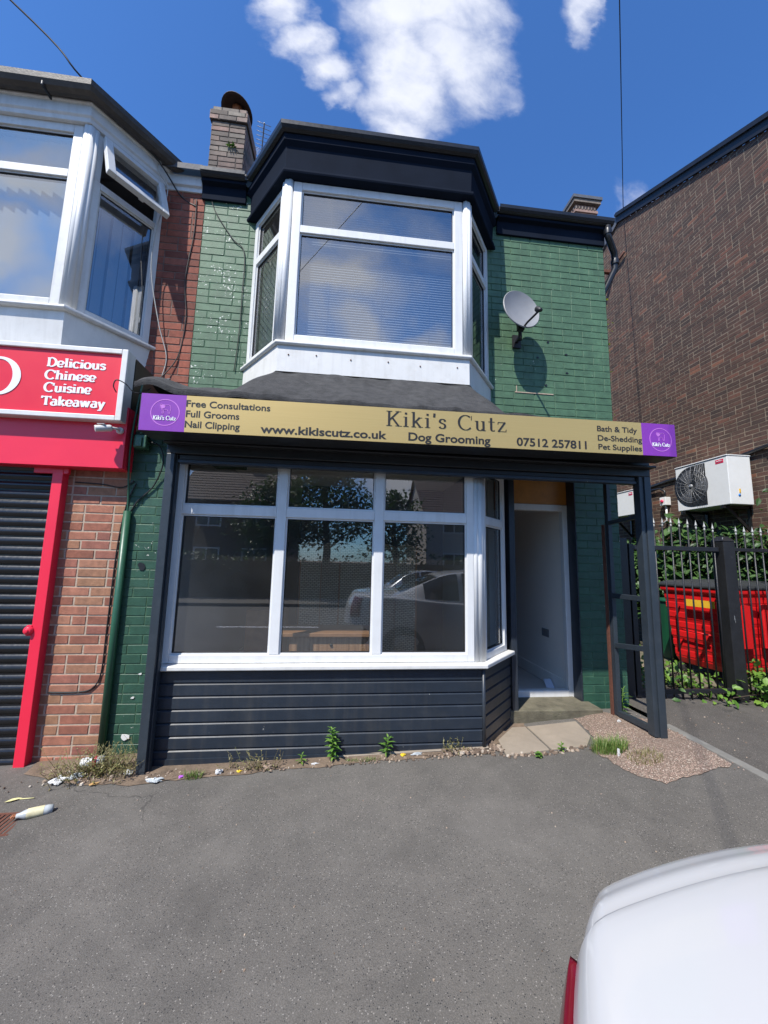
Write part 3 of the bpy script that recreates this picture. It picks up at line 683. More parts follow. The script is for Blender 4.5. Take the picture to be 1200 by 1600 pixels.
# roofs
mb = MB(); mb.hexa([(-1.49, 3.50, 5.28), (2.80, 3.50, 5.28), (2.80, 7.6, 8.05), (-1.49, 7.6, 8.05), (-1.49, 3.50, 5.34), (2.80, 3.50, 5.34), (2.80, 7.6, 8.13), (-1.49, 7.6, 8.13)])
mb.hexa([(-1.49, 7.6, 8.05), (2.80, 7.6, 8.05), (2.80, 11.4, 5.4), (-1.49, 11.4, 5.4), (-1.49, 7.6, 8.13), (2.80, 7.6, 8.13), (2.80, 11.4, 5.48), (-1.49, 11.4, 5.48)])
mb.prism([(-1.0, 3.6, 5.27), (-.62, 3.05, 5.27), (1.09, 3.05, 5.27), (1.47, 3.6, 5.27)], (0, 0, .05))
mb.build('roof', SLATE, shop)
# upper room: dark box behind the bay
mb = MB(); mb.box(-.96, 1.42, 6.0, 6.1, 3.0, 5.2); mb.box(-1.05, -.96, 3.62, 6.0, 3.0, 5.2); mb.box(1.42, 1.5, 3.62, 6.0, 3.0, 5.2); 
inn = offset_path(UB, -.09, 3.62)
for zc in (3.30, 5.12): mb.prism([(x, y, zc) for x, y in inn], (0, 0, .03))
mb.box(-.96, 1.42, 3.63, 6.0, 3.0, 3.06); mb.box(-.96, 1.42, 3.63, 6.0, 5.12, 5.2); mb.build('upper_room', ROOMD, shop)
# venetian blind of the front pane, closed-ish slats; side blind and curtain in the left cant
mb = MB(); z = 3.40
while z < 4.85:
    mb.hexa([(-.50, BY+.115, z), (.97, BY+.115, z), (.97, BY+.128, z+.020), (-.50, BY+.128, z+.020), (-.50, BY+.116, z+.001), (.97, BY+.116, z+.001), (.97, BY+.129, z+.021), (-.50, BY+.129, z+.021)]); z += .0245
for x in (-.2, .28, .72): mb.tube([(x, BY+.112, 3.40), (x, BY+.112, 4.85)], .0012, 5)
mb.build('venetian_blind', BLIND, shop)
mb = MB(); mb.quad((-.50, BY+.14, 3.38), (.97, BY+.14, 3.38), (.97, BY+.14, 4.86), (-.50, BY+.14, 4.86)); mb.build('blind_backing', BLINDV, shop)
mb = MB(); z = 3.40
A, B = Vector((-.90, 3.66, 0)), Vector((-.56, 3.22, 0)); U_ = (B-A).normalized(); N_ = Vector((U_.y, -U_.x, 0))
while z < 4.35:
    mb.obox(A, U_, N_, (0, 0, 1), 0, (B-A).length, -.012, .012, z, z+.002); z += .0245
mb.build('venetian_blind', BLIND, shop)
mb = MB()
def curt(u, v):
    p = A.lerp(B, u)-N_*(.05+.018*math.sin(u*38+v*3)); return (p.x, p.y, 3.38+1.0*v)
mb.grid(curt, 60, 4); mb.build('curtain', CURT, shop)

# lower bay ----------------------------------------------------------
LB = [(-1.36, 3.2), (1.195, 3.2), (1.63, 3.66)]
LZ0, LZ1, LT = .725, 2.42, 1.915
Lw = 1.10+1.345
frame_run(shop, (-1.345, LY), (1.13, LY), LZ0, LZ1, .062, .07, ((-.502+1.345)/2.475, (.307+1.345)/2.475), LT, UPVC, GLASS, name='shop_window', mw=.078)
frame_run(shop, (1.235, 3.245), (1.60, 3.63), LZ0, LZ1, .055, .07, (), LT, UPVC, GLASS, name='shop_window', mw=.07)
mb = MB()
for (x, y, r) in ((1.150, 3.212, .026), (1.192, 3.216, .028), (1.222, 3.240, .026)): mb.tube([(x, y+.012, LZ0), (x, y+.012, LZ1)], r, 14)
mb.box(1.14, 1.225, 3.235, 3.28, LZ0, LZ1)
mb.build('bay_corner_post', UPVC, shop)
mb = MB(); mb.sweep(LB, [(-.10, .724), (.055, .720), (.060, .712), (.060, .688), (.05, .682), (-.10, .682)], None); mb.build('window_sill', WSILL, shop, bevel=.004)
# shiplap cladding below the sill
mb = MB(); zb0, zb1, nb_ = .02, .68, 7
prof = []
hh = (zb1-zb0)/nb_
for k in range(nb_):
    z0 = zb0+hh*k
    prof += [(.0, z0), (.013, z0+.006), (.013, z0+hh-.014), (.0, z0+hh-.002)]
prof = prof+[(-.03, zb1), (-.03, zb0)]
mb.sweep(LB, prof, None); mb.build('cladding', NAVY, shop)
mb = MB(); mb.tube([(1.199, 3.187, .02), (1.199, 3.187, .68)], .016, 8); mb.box(-1.36, 1.19, 3.176, 3.186, .012, .055); mb.build('cladding_trim', NAVY, shop)
mb = MB(); mb.sweep(LB, [(-.2, -.3), (-.01, -.3), (-.008, .018), (-.2, .018)], None); mb.build('base_brickwork', STONE, shop)
# doorway --------------------------------------------------------------
mb = MB()
mb.box(1.715, 1.765, DY, DY+.07, .15, 2.205); mb.box(2.435, 2.497, DY, DY+.07, .15, 2.205); mb.box(1.765, 2.435, DY, DY+.07, 2.135, 2.205); mb.box(1.765, 2.435, DY-.006, DY+.07, .15, .235)
mb.build('door_frame', UPVC, shop, bevel=.006)
mb = MB(); mb.box(1.70, 2.497, DY+.012, DY+.05, 2.206, 2.66); mb.build('plywood_transom', PLY, shop)
mb = MB(); mb.box(2.486, 2.4985, PR-.012, DY-.001, .13, 2.65); mb.box(1.655, 1.714, DY-.35, DY+.08, .1, 2.65); mb.box(1.60, 2.56, 3.62, DY+.08, 2.66, 2.72); mb.build('door_surround', NAVY, shop, bevel=.004)
mb = MB()
st = [(1.555, 3.645), (2.555, 3.635), (2.555, 3.858), (2.484, 3.862), (2.484, 4.02), (1.60, 4.02)]
mb.prism([(x, y, -.05) for x, y in st], (0, 0, .222)); mb.build('doorstep', CONC, shop, bevel=.012, seg=3)
# interior
mb = MB(); mb.box(2.47, 2.499, DY+.08, 9.0, .1, 2.7); mb.box(-1.34, 2.47, 9.0, 9.1, .1, 2.7); mb.build('interior_wall', ROOMW, shop)
mb = MB(); mb.prism([(-1.34, 3.3, 2.62), (1.13, 3.3, 2.62), (1.50, 3.70, 2.62), (1.56, 9.0, 2.62), (-1.34, 9.0, 2.62)], (0, 0, .08)); mb.box(1.5605, 2.47, 4.09, 9.0, 2.62, 2.7); mb.build('ceiling', ROOMW, shop)
mb = MB(); mb.prism([(-1.34, 3.3, .05), (1.13, 3.3, .05), (1.50, 3.70, .05), (1.50, 9.0, .05), (-1.34, 9.0, .05)], (0, 0, .115)); mb.box(1.5005, 2.47, 4.075, 9.0, .05, .165); mb.build('interior_floor', ROOMF, shop)
mb = MB(); mb.box(2.452, 2.4695, DY+.09, 9.0, .166, .30); mb.build('skirting_board', ROOMW, shop, bevel=.004); mb = MB(); mb.box(-1.3395, -1.322, 3.4, 9.0, .166, .30); mb.build('skirting_board', ROOMW, shop, bevel=.004)
mb = MB(); mb.box(2.458, 2.4695, 4.42, 4.57, .69, .78); mb.build('wall_socket', ALU, shop, bevel=.003)
mb = MB(); mb.box(-1.42, -1.34, 3.3, 9.0, .1, 2.7); mb.box(-1.34, -1.30, 3.24, 3.3, .1, 2.7); mb.build('side_wall', ROOMK, shop)
mb = MB(); mb.box(1.50, 1.56, 3.8, 8.9, .166, 2.61); mb.box(-1.3, -.2, 7.4, 7.5, .166, 2.61); mb.build('partition', ROOMK, shop)
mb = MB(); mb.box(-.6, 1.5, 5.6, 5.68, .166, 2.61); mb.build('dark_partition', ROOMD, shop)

# roof felt over the shopfront -----------------------------------------
def dist_bay(x, y):
    best = 9
    for (a, b) in zip(UB, UB[1:]):
        a_, b_ = Vector(a), Vector(b); p_ = Vector((x, y)); k = max(0, min(1, (p_-a_).dot(b_-a_)/(b_-a_).length_squared)); best = min(best, (p_-(a_+(b_-a_)*k)).length)
    ins = (y > BY and -.985 + (WY-y)*.77 < x < 1.45-(WY-y)*.77)
    return 0 if ins else best
def fz(x, y):
    base = 2.715+(y-2.76)*.20
    dd = dist_bay(x, y)
    sk = max(0, 1-dd/.34)
    z = base+(3.085-base)*(sk**1.15)
    hump = .075*math.exp(-((y-2.90)/.12)**2)*(1/(1+math.exp((x+.55)*7)))
    end = .05*math.exp(-((x+1.42)/.12)**2)
    if x > 1.3: z -= .02*min(1, (x-1.3)/.3)
    wr = .008*math.sin(x*9+y*5)+.006*math.sin(x*23-y*11)
    return z+hump+end+wr*(1 if x < 1.3 else .4)
KU = 1.072
def fk(x, y, dz=0.0):
    k = max(0, min(1, (y-2.76)/.25)); k = 1+(KU-1)*k*k*(3-2*k); return (x*k, y*k, (fz(x, y)+dz-CAMH)*k+CAMH)
mb = MB()
x0, x1 = -1.50, 2.60
mb.grid(lambda u, v: fk(x0+(x1-x0)*u, 2.752+.85*v), 150, 30)
mb.grid(lambda u, v: (x0+(x1-x0)*u, 2.752-.004*math.sin(v*3), fz(x0+(x1-x0)*u, 2.752)-.045*(1-v)), 150, 3)
fl = mb.build('felt_roof', FELT, shop)
mb = MB(); mb.box(-1.50, 2.60, 2.97, 3.85, 2.55, 2.66); mb.box(-1.66, -1.3, 3.16, 3.85, 2.56, 2.84); mb.build('shopfront_canopy', SIGNBOX, shop)

# ------------------------------------------------------------------ shutter housing, posts and side guard
sh = thing('roller_shutter', 'black shutter housing over the shopfront with anthracite posts and open side guard', 'shutter', (.65, 3.07, 0))
mb = MB(); mb.box(-1.385, 2.722, 3.075, 3.185, 2.335, 2.56); mb.box(-1.385, 2.722, 2.96, 3.4, 2.48, 2.549); mb.box(-1.3, 2.60, 3.10, 3.17, 2.295, 2.335); mb.box(-1.385, 2.722, 3.0, 3.074, 2.40, 2.42)
mb.build('housing', BLACK, sh, bevel=.006)
mb = MB(); mb.box(-1.30, 2.6, 3.09, 3.15, 2.268, 2.294); mb.build('bottom_bar', NAVY, sh, bevel=.003)
def guide(x0, x1, y0, y1, z0, z1):
    mb = MB(); t_ = .004
    mb.box(x0, x1, y0, y0+t_, z0, z1); mb.box(x1-t_, x1, y0+t_, y1, z0, z1); mb.box(x0, x0+t_, y0+t_, y1, z0, z1); mb.box(x0+t_, x1-t_, y1-t_, y1, z0, z1)
    mb.box((x0+x1)/2-.006, (x0+x1)/2-.002, y0-.006, y0-.0005, z0+.02, z1)
    return mb.build('guide_post', GREYPOST, sh, bevel=.0015)
mb = MB(); mb.box(-1.380, -1.319, 3.07, 3.16, g(-1.35, 3.1)-.01, 2.334); mb.box(-1.3185, -1.306, 3.10, 3.15, g(-1.35, 3.1), 2.334); mb.build('guide_post', GREYPOST, sh, bevel=.003)
mb = MB(); gz = g(2.66, 3.1)
mb.box(2.655, 2.716, 3.07, 3.15, gz-.005, 2.334); mb.box(2.632, 2.6545, 3.082, 3.15, gz+.012, 2.334); mb.box(2.606, 2.6315, 3.074, 3.15, gz+.02, 2.334)
mb.build('guide_post', GREYPOST, sh, bevel=.003)
mb = MB(); mb.box(2.622, 2.662, 3.52, 3.57, g(2.64, 3.55)+.02, 2.40); mb.build('guard_post', GREYPOST, sh, bevel=.003)
for (zf, zr, h_) in ((1.985, 1.965, .035), (1.258, 1.256, .045), (.835, .79, .045), (.195, .175, .05)):
    mb = MB(); mb.hexa([(2.622, 3.151, zf-h_/2), (2.662, 3.151, zf-h_/2), (2.662, 3.519, zr-h_/2), (2.622, 3.519, zr-h_/2), (2.622, 3.151, zf+h_/2), (2.662, 3.151, zf+h_/2), (2.662, 3.519, zr+h_/2), (2.622, 3.519, zr+h_/2)])
    mb.build('guard_rail', GREYPOST, sh, bevel=.003)
mb = MB(); mb.box(2.606, 2.622, 3.572, 3.602, .14, 1.95); mb.build('rusty_flashing', RUST, sh)

# ------------------------------------------------------------------ lettering helpers
def text_mesh(parent, body, x0, x1, zb, y, cap, mat, name='lettering', bold=.0):
    """sans lettering fitted between x0 and x1 with the baseline at zb"""
    cu = bpy.data.curves.new(name, 'FONT'); cu.body = body; cu.size = 1.0; cu.offset = bold; cu.fill_mode = 'BOTH'; cu.extrude = 0.012
    ob = bpy.data.objects.new(name, cu); COL.objects.link(ob)
    dg = bpy.context.evaluated_depsgraph_get(); me = bpy.data.meshes.new_from_object(ob.evaluated_get(dg))
    bpy.data.objects.remove(ob); bpy.data.curves.remove(cu)
    xs = [v.co.x for v in me.vertices]; a, b = min(xs), max(xs); sx = (x1-x0)/(b-a); sz = cap/.73
    org = parent_origin(parent)
    for v in me.vertices:
        X, Yc, Zc = v.co; v.co = (x0+(X-a)*sx-org[0], y-.0012-Zc*.05-org[1], zb+Yc*sz-org[2])
    me.materials.clear(); me.materials.append(mat)
    o = bpy.data.objects.new(name, me); COL.objects.link(o); o.parent = parent; return o
def earc(cx, cy, rx, ry, a0, a1, n=22): return [(cx+rx*math.cos(rad(a0+(a1-a0)*i/n)), cy+ry*math.sin(rad(a0+(a1-a0)*i/n))) for i in range(n+1)]
XH = .66
GL = {
 'K': (.86, [[(.16, 0), (.16, 1)], [(.70, 1), (.19, .40)], [(.33, .57), (.72, 0)]], [(0, .33, 1), (0, .33, 0), (.52, .86, 1), (.52, .90, 0)]),
 'i': (.36, [[(.17, 0), (.17, XH)], [(.165, .83), (.175, .95)]], [(.02, .33, 0), (.02, .17, XH)]),
 "'": (.24, [[(.12, 1), (.10, .74)]], []),
 's': (.50, [[(.40, .50)]+earc(.25, .48, .155, .165, 20, 200, 14)+earc(.24, .175, .17, .165, 70, -160, 18)], []),
 'C': (.92, [earc(.48, .5, .40, .5, 50, 318, 34)], [], [[(.83, .68), (.83, .98)]]),
 'u': (.72, [[(.16, XH), (.16, .2)]+earc(.33, .2, .17, .19, 180, 330, 12), [(.54, 0), (.54, XH)]], [(.02, .16, XH), (.40, .54, XH), (.54, .68, 0)]),
 't': (.44, [[(.19, .92), (.19, .16)]+earc(.30, .16, .11, .14, 180, 320, 10)], [(.02, .40, XH)]),
 'z': (.60, [[(.50, XH), (.08, 0)]], [(.06, .53, XH), (.06, .55, 0)], [[(.08, XH), (.06, .50)], [(.54, 0), (.56, .17)]]),
 'D': (.86, [[(.17, 0), (.17, 1)], earc(.30, .5, .46, .5, 90, -90, 30)], [(.02, .34, 1), (.02, .34, 0)]),
 'e': (.60, [earc(.30, .33, .24, .33, 8, 318, 30)], [(.08, .53, .36)]),
 'c': (.58, [earc(.30, .33, .24, .33, 45, 318, 28)], [], [[(.50, .50), (.52, .62)]]),
 'l': (.36, [[(.17, 0), (.17, 1.02)]], [(.03, .32, 0), (.03, .17, 1.0)]),
 'o': (.64, [earc(.31, .33, .25, .33, 0, 360, 34)], []),
 'h': (.72, [[(.16, 0), (.16, 1.02)], [(.18, .40)]+earc(.36, .42, .19, .24, 160, 0, 12)+[(.55, 0)]], [(.03, .30, 0), (.42, .69, 0), (.03, .16, 1.0)]),
 'n': (.72, [[(.16, 0), (.16, XH)], [(.18, .40)]+earc(.36, .42, .19, .24, 160, 0, 12)+[(.55, 0)]], [(.03, .30, 0), (.42, .69, 0), (.03, .16, XH)]),
 'T': (.78, [[(.38, 0), (.38, 1)]], [(.02, .76, .98), (.24, .54, 0)], [[(.03, 1), (.0, .74)], [(.74, 1), (.77, .74)]]),
 'a': (.62, [earc(.30, .48, .17, .18, 150, 0, 12)+[(.47, .02)], earc(.28, .19, .2, .19, 60, 330, 18)], [(.47, .62, 0)]),
 'k': (.70, [[(.16, 0), (.16, 1.02)], [(.52, XH), (.20, .30)], [(.28, .40), (.56, 0)]], [(.03, .30, 0), (.40, .66, XH), (.44, .70, 0), (.03, .16, 1.0)]),
 'w': (.96, [[(.10, XH), (.28, 0)], [(.28, 0), (.46, XH)], [(.46, XH), (.64, 0)], [(.64, 0), (.82, XH)]], [(.0, .22, XH), (.38, .54, XH), (.72, .94, XH)]),
 'y': (.66, [[(.10, XH), (.32, 0)], [(.56, XH), (.26, -.22)]+earc(.18, -.22, .08, .06, 0, -170, 8)], [(.0, .22, XH), (.44, .66, XH)]),
 ' ': (.45, [], []),
}
def serif_mesh(parent, body, x0, x1, zb, y, cap, mat, thick, thin, name='lettering', track=.0, slope=0.0):
    adv = [GL[c][0]+track for c in body]; tot = sum(adv); sx = (x1-x0)/tot; mb = MB(); pen = 0; lay = [0]
    def strip(pts, w0, w1):
        V2 = [Vector((p[0]*sx, p[1]*cap)) for p in pts]; L_, R_ = [], []
        for i, p_ in enumerate(V2):
            d = V2[min(i+1, len(V2)-1)]-V2[max(i-1, 0)]
            if d.length < 1e-9: d = Vector((0, 1))
            d.normalize(); w = (w0+(w1-w0)*abs(d.y)**1.4)*cap*.5; nn = Vector((-d.y, d.x)); L_.append(p_+nn*w); R_.append(p_-nn*w)
        yy = y-.002-.00025*(lay[0] % 5); lay[0] += 1
        P = lambda q: (x0+pen*sx+q.x, yy, zb+q.y+slope*(pen*sx+q.x))
        for i in range(len(V2)-1): mb.prism([P(L_[i]), P(R_[i]), P(R_[i+1]), P(L_[i+1])], (0, .0015, 0))
    for c, ad in zip(body, adv):
        gd = GL[c]
        for st_ in gd[1]: strip(st_, thin, thick)
        for (a, b, yv) in gd[2]: strip([(a, yv if yv == 0 else yv-thin*.5), (b, yv if yv == 0 else yv-thin*.5)] if yv else [(a, thin*.5), (b, thin*.5)], thin, thin)
        if len(gd) > 3:
            for st_ in gd[3]: strip(st_, thin, thin*1.6)
        pen += ad
    return mb.build(name, mat, parent)
def ring_poly(mb, cx, cz, rx, rz, w, y, th=.0015, n=48):
    for k in range(n):
        a0, a1 = 2*math.pi*k/n, 2*math.pi*(k+1)/n
        P = lambda a, s_: (cx+(rx-s_)*math.cos(a), y, cz+(rz-s_)*math.sin(a))
        mb.prism([P(a0, 0), P(a1, 0), P(a1, w), P(a0, w)], (0, th, 0))
def pline(mb, pts, w, y, th=.0015):
    for a, b in zip(pts, pts[1:]):
        a_, b_ = Vector(a), Vector(b); d = (b_-a_).normalized(); nn = Vector((-d.y, d.x))*w/2; e = d*w*.3
        q = [a_-e+nn, a_-e-nn, b_+e-nn, b_+e+nn]; mb.prism([(p_.x, y, p_.y) for p_ in q], (0, th, 0))

# ------------------------------------------------------------------ gold shop sign
SY = 2.752
gs = thing('shop_sign', 'long gold sign box with purple end panels lettered for dog grooming over the window', 'sign', (.62, 2.85, 2.41))
mb = MB(); mb.box(-1.437, 2.678, SY, 2.962, 2.415, 2.688); mb.build('sign_box', SIGNBOX, gs, bevel=.002)
mb = MB(); mb.box(-1.134, 2.381, SY-.006, SY-.0005, 2.417, 2.686); mb.build('gold_panel', GOLD, gs)
F = SY-.006
for (a, b) in ((-1.437, -1.1345), (2.3815, 2.678)):
    mb = MB(); mb.box(a, b, SY-.0058, SY-.0006, 2.417, 2.686); pp = mb.build('purple_panel', PURP, gs)
    cx, cz = (a+b)/2+.015, 2.552; mb = MB()
    ring_poly(mb, cx, cz, .098, .098, .006, F-.001)
    dog = [(-.036, .040), (-.030, .047), (-.018, .044), (.0, .040), (.022, .043), (.034, .034), (.036, .018), (.034, -.004), (.030, -.022), (.022, -.022), (.020, -.004), (.012, .008), (-.004, .008), (-.010, .002), (-.012, -.024), (-.020, -.024), (-.019, .0), (-.026, .016), (-.034, .026), (-.036, .040)]
    pline(mb, [(cx+x, cz+z_+.014) for x, z_ in dog], .0035, F-.0012)
    mb.prism([(cx+x, F-.0009, cz+z_+.014) for x, z_ in ((-.034, .040), (-.020, .042), (.0, .036), (-.004, .022), (-.02, .012), (-.030, .022))], (0, .0008, 0))
    mb.build('logo', PINKL, pp)
    serif_mesh(pp, "Kiki's Cutz", cx-.077, cx+.077, cz-.056, F, .030, SIGNW, .18, .07)
LN = [("Free Consultations", -1.133, -.551, 2.605, .050), ("Full Grooms", -1.130, -.765, 2.529, .050), ("Nail Clipping", -1.132, -.757, 2.452, .050),
      ("Bath & Tidy", 1.995, 2.340, 2.596, .046), ("De-Shedding", 1.997, 2.378, 2.519, .046), ("Pet Supplies", 1.998, 2.372, 2.447, .046)]
for (tx, a, b, zb, cp) in LN: text_mesh(gs, tx, a, b, zb, F, cp, SIGNK, bold=.014)
text_mesh(gs, "www.kikiscutz.co.uk", -.612, .304, 2.441, F, .062, SIGNK, bold=.024)
text_mesh(gs, "Dog Grooming", .469, 1.108, 2.440, F, .064, SIGNK, bold=.022)
text_mesh(gs, "07512 257811", 1.32, 1.898, 2.443, F, .066, SIGNK, bold=.02)
serif_mesh(gs, "Kiki's Cutz", .300, 1.255, 2.545, F, .116, SIGNK, .15, .03, track=.10)
gs.rotation_euler = (0, -.0060, 0)

# ------------------------------------------------------------------ satellite dish
sdish = thing('satellite_dish', 'grey satellite dish on the green wall beside the upper bay', 'satellite dish', (1.72, WY-.007, 3.72))
dc = Vector((1.690, 3.34, 4.052)); dax = Vector((.14, -.97, .20)).normalized(); ux = Vector((0, 0, 1)).cross(dax).normalized(); uz = dax.cross(ux)
mb = MB(); rx_, rz_ = .195, .225
def dpt(r, a): return dc+ux*rx_*r*math.cos(a)+uz*rz_*r*math.sin(a)-dax*(.055*(1-r*r))
mb.grid(lambda u, v: tuple(dpt(v, u*2*math.pi)), 40, 8)
mb.grid(lambda u, v: tuple(dpt(1, u*2*math.pi)+(ux*math.cos(u*2*math.pi)+uz*math.sin(u*2*math.pi))*.008*math.sin(v*math.pi)-dax*.014*v), 40, 3)
mb.grid(lambda u, v: tuple(dpt(1-v, u*2*math.pi)-dax*.014), 40, 8)
mb.build('reflector', ALU, sdish)
mb = MB(); b0 = dc-uz*.212; tip = Vector((1.722, 3.06, 3.845))
mb.tube([b0-dax*.03, b0+dax*.04, tip], .010, 8)
mb.build('feed_arm', DARKP, sdish)
mb = MB(); fd = (dc+uz*.05-tip).normalized(); mb.lathe([(0, -.03), (.016, -.03), (.020, .0), (.026, .03), (.026, .045), (0, .048)], tip+fd*.01, fd, 14); mb.build('receiver', DARKP, sdish)
mb = MB(); bk = dc-uz*.10-dax*.065
mb.tube([bk, bk-dax*.03, Vector((1.745, 3.50, 3.91)), Vector((1.745, 3.50, 3.86))], .018, 8); mb.tube([(1.745, 3.50, 3.96), (1.745, 3.50, 3.82)], .019, 8); mb.tube([(1.745, 3.50, 3.85), (1.745, 3.58, 3.84)], .014, 8)
mb.box(1.70, 1.79, 3.575, 3.592, 3.78, 3.92); mb.box(1.67, 1.735, 3.38, 3.42, 3.86, 3.93)
mb.build('bracket', DARKP, sdish)

# ------------------------------------------------------------------ takeaway next door
tk = thing('takeaway_building', 'red brick takeaway with white bay, open top window and brown gutter', 'building', (-3.0, 3.6, 0))
NB = [(-4.32, 3.6), (-3.92, 3.09), (-2.262, 3.09), (-1.862, 3.6)]
NZ0, NZ1, NT = 3.485, 5.165, 4.70
wall = MB()
bricks(wall, (-1.90, WY, 0), (1, 0, 0), (0, -1, 0), .413, 2.55, 5.2, start=.03, dep=.004)
wall.cur = 1; wall.box(-1.90, -1.487, WY, WY+.24, 2.45, 5.3)
wall.build('wall', [REDB, REDM], tk)
wall = MB()
bricks(wall, (-2.30, PY, 0), (1, 0, 0), (0, -1, 0), .503, -.25, 2.4, start=.16, dep=.004, jt=.012)
wall.cur = 1; wall.box(-2.33, -1.797, PY, WY, -.3, 2.4); wall.build('pilaster', [PIERB, PIERM], tk)
frame_run(tk, (-3.87, BY), (-2.312, BY), NZ0, NZ1, .075, .07, (), NT, UPVCO, GLASSU, name='bay_window')
a, b = cantpts(NB[0], NB[1], .02, .9); frame_run(tk, a, b, NZ0, NZ1, .06, .07, (), NT, UPVCO, GLASSU, name='bay_window')
# right cant: fixed lower light, open awning light above
a, b = cantpts(NB[2], NB[3], .10, .98)
cw_, pn_ = frame_run(tk, a, b, NZ0, NT+.03, .06, .07, (), None, UPVCO, GLASSU, name='bay_window')
A2, B2 = Vector((*a, 0)), Vector((*b, 0)); U2 = (B2-A2).normalized(); N2 = Vector((U2.y, -U2.x, 0)); Ln2 = (B2-A2).length
mb = MB(); mb.obox(A2, U2, N2, (0, 0, 1), 0, .05, -.07, 0, NT+.031, NZ1); mb.obox(A2, U2, N2, (0, 0, 1), Ln2-.05, Ln2, -.07, 0, NT+.031, NZ1); mb.obox(A2, U2, N2, (0, 0, 1), .05, Ln2-.05, -.07, 0, NZ1-.05, NZ1)
mb.build('vent_frame', UPVCO, tk, bevel=.005)
th_ = rad(21); hz = Vector((A2.x, A2.y, NZ1-.02))+N2*.02; Dn = (Vector((0, 0, -1))*math.cos(th_)+N2*math.sin(th_)); No = (N2*math.cos(th_)+Vector((0, 0, 1))*math.sin(th_)); hh_ = .46
mb = MB()
mb.obox(hz, U2, Dn, No, .03, .09, 0, hh_, -.025, .025); mb.obox(hz, U2, Dn, No, Ln2-.09, Ln2-.03, 0, hh_, -.025, .025); mb.obox(hz, U2, Dn, No, .09, Ln2-.09, 0, .06, -.025, .024); mb.obox(hz, U2, Dn, No, .09, Ln2-.09, hh_-.06, hh_, -.025, .024)
aw = mb.build('open_vent_sash', UPVCO, tk, bevel=.005)
mb = MB(); mb.obox(hz, U2, Dn, No, .088, Ln2-.088, .058, hh_-.058, -.004, .002); mb.build('pane', GLASSU, aw)
mb = MB(); mb.obox(hz, U2, Dn, No, .3, .34, hh_-.05, hh_-.03, -.05, -.025); mb.build('handle', UPVC, aw)
mb = MB()
for (cx, cy, s) in ((-3.92, 3.09, -1), (-2.262, 3.09, 1)):
    mb = MB()
    for (dx, dy, r) in ((0.02*-s, .012, .030), (s*.026, .040, .026), (s*.004, .014, .030)): mb.tube([(cx+dx, cy+dy, NZ0), (cx+dx, cy+dy, NZ1)], r, 14)
    mb.build('bay_corner_post', UPVC, tk)
mb = MB(); mb.sweep(NB, [(-.08, 3.485), (.045, 3.485), (.048, 3.465), (.036, 3.452), (-.08, 3.452)], WY); mb.build('bay_sill', UPVCO, tk, bevel=.004)
mb = MB(); mb.sweep(NB, [(-.06, 3.451), (.006, 3.451), (-.03, 3.14), (-.06, 3.14)], WY); mb.build('bay_panel', WSILL, tk)
mb = MB(); mb.sweep(NB, [(-.06, 3.139), (-.04, 3.139), (-.09, 2.6), (-.12, 2.6)], WY); mb.build('bay_base', UPVCO, tk)
mb = MB(); mb.sweep(NB, [(-.1, 5.166), (.03, 5.166), (.035, 5.20), (.05, 5.215), (.055, 5.30), (.07, 5.31), (.07, 5.325), (-.1, 5.325)], WY); mb.build('bay_fascia', UPVCO, tk, bevel=.004)
BROWNG = paint('weathered_brown_gutter', (.045, .037, .031), .55, .3, 5, bmp=.2, dirt=(.16, .14, .11), dirt_amt=.35)
mb = MB(); mb.sweep(NB, [(e+.0+(e-.1)*.35, z+.055+(z-5.30)*.35) for e, z in gut], WY-.05); ng = mb.build('gutter', BROWNG, tk)
mb = MB()
for x in (-2.55, -3.3): mb.box(x-.012, x+.012, BY-.165, BY-.04, 5.30, 5.42)
mb.build('gutter_bracket', GUTTER, ng, bevel=.01)
mb = MB(); mb.sweep([(-1.90, WY), (-1.516, WY)], [(-.1, 5.15), (.02, 5.15), (.022, 5.19), (.045, 5.20), (.05, 5.30), (-.1, 5.30)]); mb.build('eaves_fascia', UPVCO, tk, bevel=.003)
mb = MB(); mb.hexa([(-5.2, 3.48, 5.30), (-1.495, 3.48, 5.30), (-1.495, 7.6, 8.05), (-5.2, 7.6, 8.05), (-5.2, 3.48, 5.36), (-1.495, 3.48, 5.36), (-1.495, 7.6, 8.13), (-5.2, 7.6, 8.13)])
mb.prism([(-4.3, 3.6, 5.33), (-3.93, 3.05, 5.33), (-2.25, 3.05, 5.33), (-1.85, 3.6, 5.33)], (0, 0, .05)); mb.build('roof', SLATE, tk)
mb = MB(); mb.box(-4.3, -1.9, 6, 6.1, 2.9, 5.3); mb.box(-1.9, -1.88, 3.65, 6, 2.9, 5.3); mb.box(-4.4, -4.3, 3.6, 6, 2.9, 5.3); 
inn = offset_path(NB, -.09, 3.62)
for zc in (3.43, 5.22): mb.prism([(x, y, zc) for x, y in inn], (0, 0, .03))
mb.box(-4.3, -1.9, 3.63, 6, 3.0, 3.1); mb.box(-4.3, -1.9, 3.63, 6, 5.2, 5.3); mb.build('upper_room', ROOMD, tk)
mb = MB()
for i in range(17):
    x = -3.84+i*.09
    mb.hexa([(x, BY+.13, 3.5), (x+.082, BY+.155, 3.5), (x+.082, BY+.157, 3.5), (x, BY+.132, 3.5), (x, BY+.13, 5.12), (x+.082, BY+.155, 5.12), (x+.082, BY+.157, 5.12), (x, BY+.132, 5.12)])
mb.build('vertical_blind', BLINDV, tk)
mb = MB()
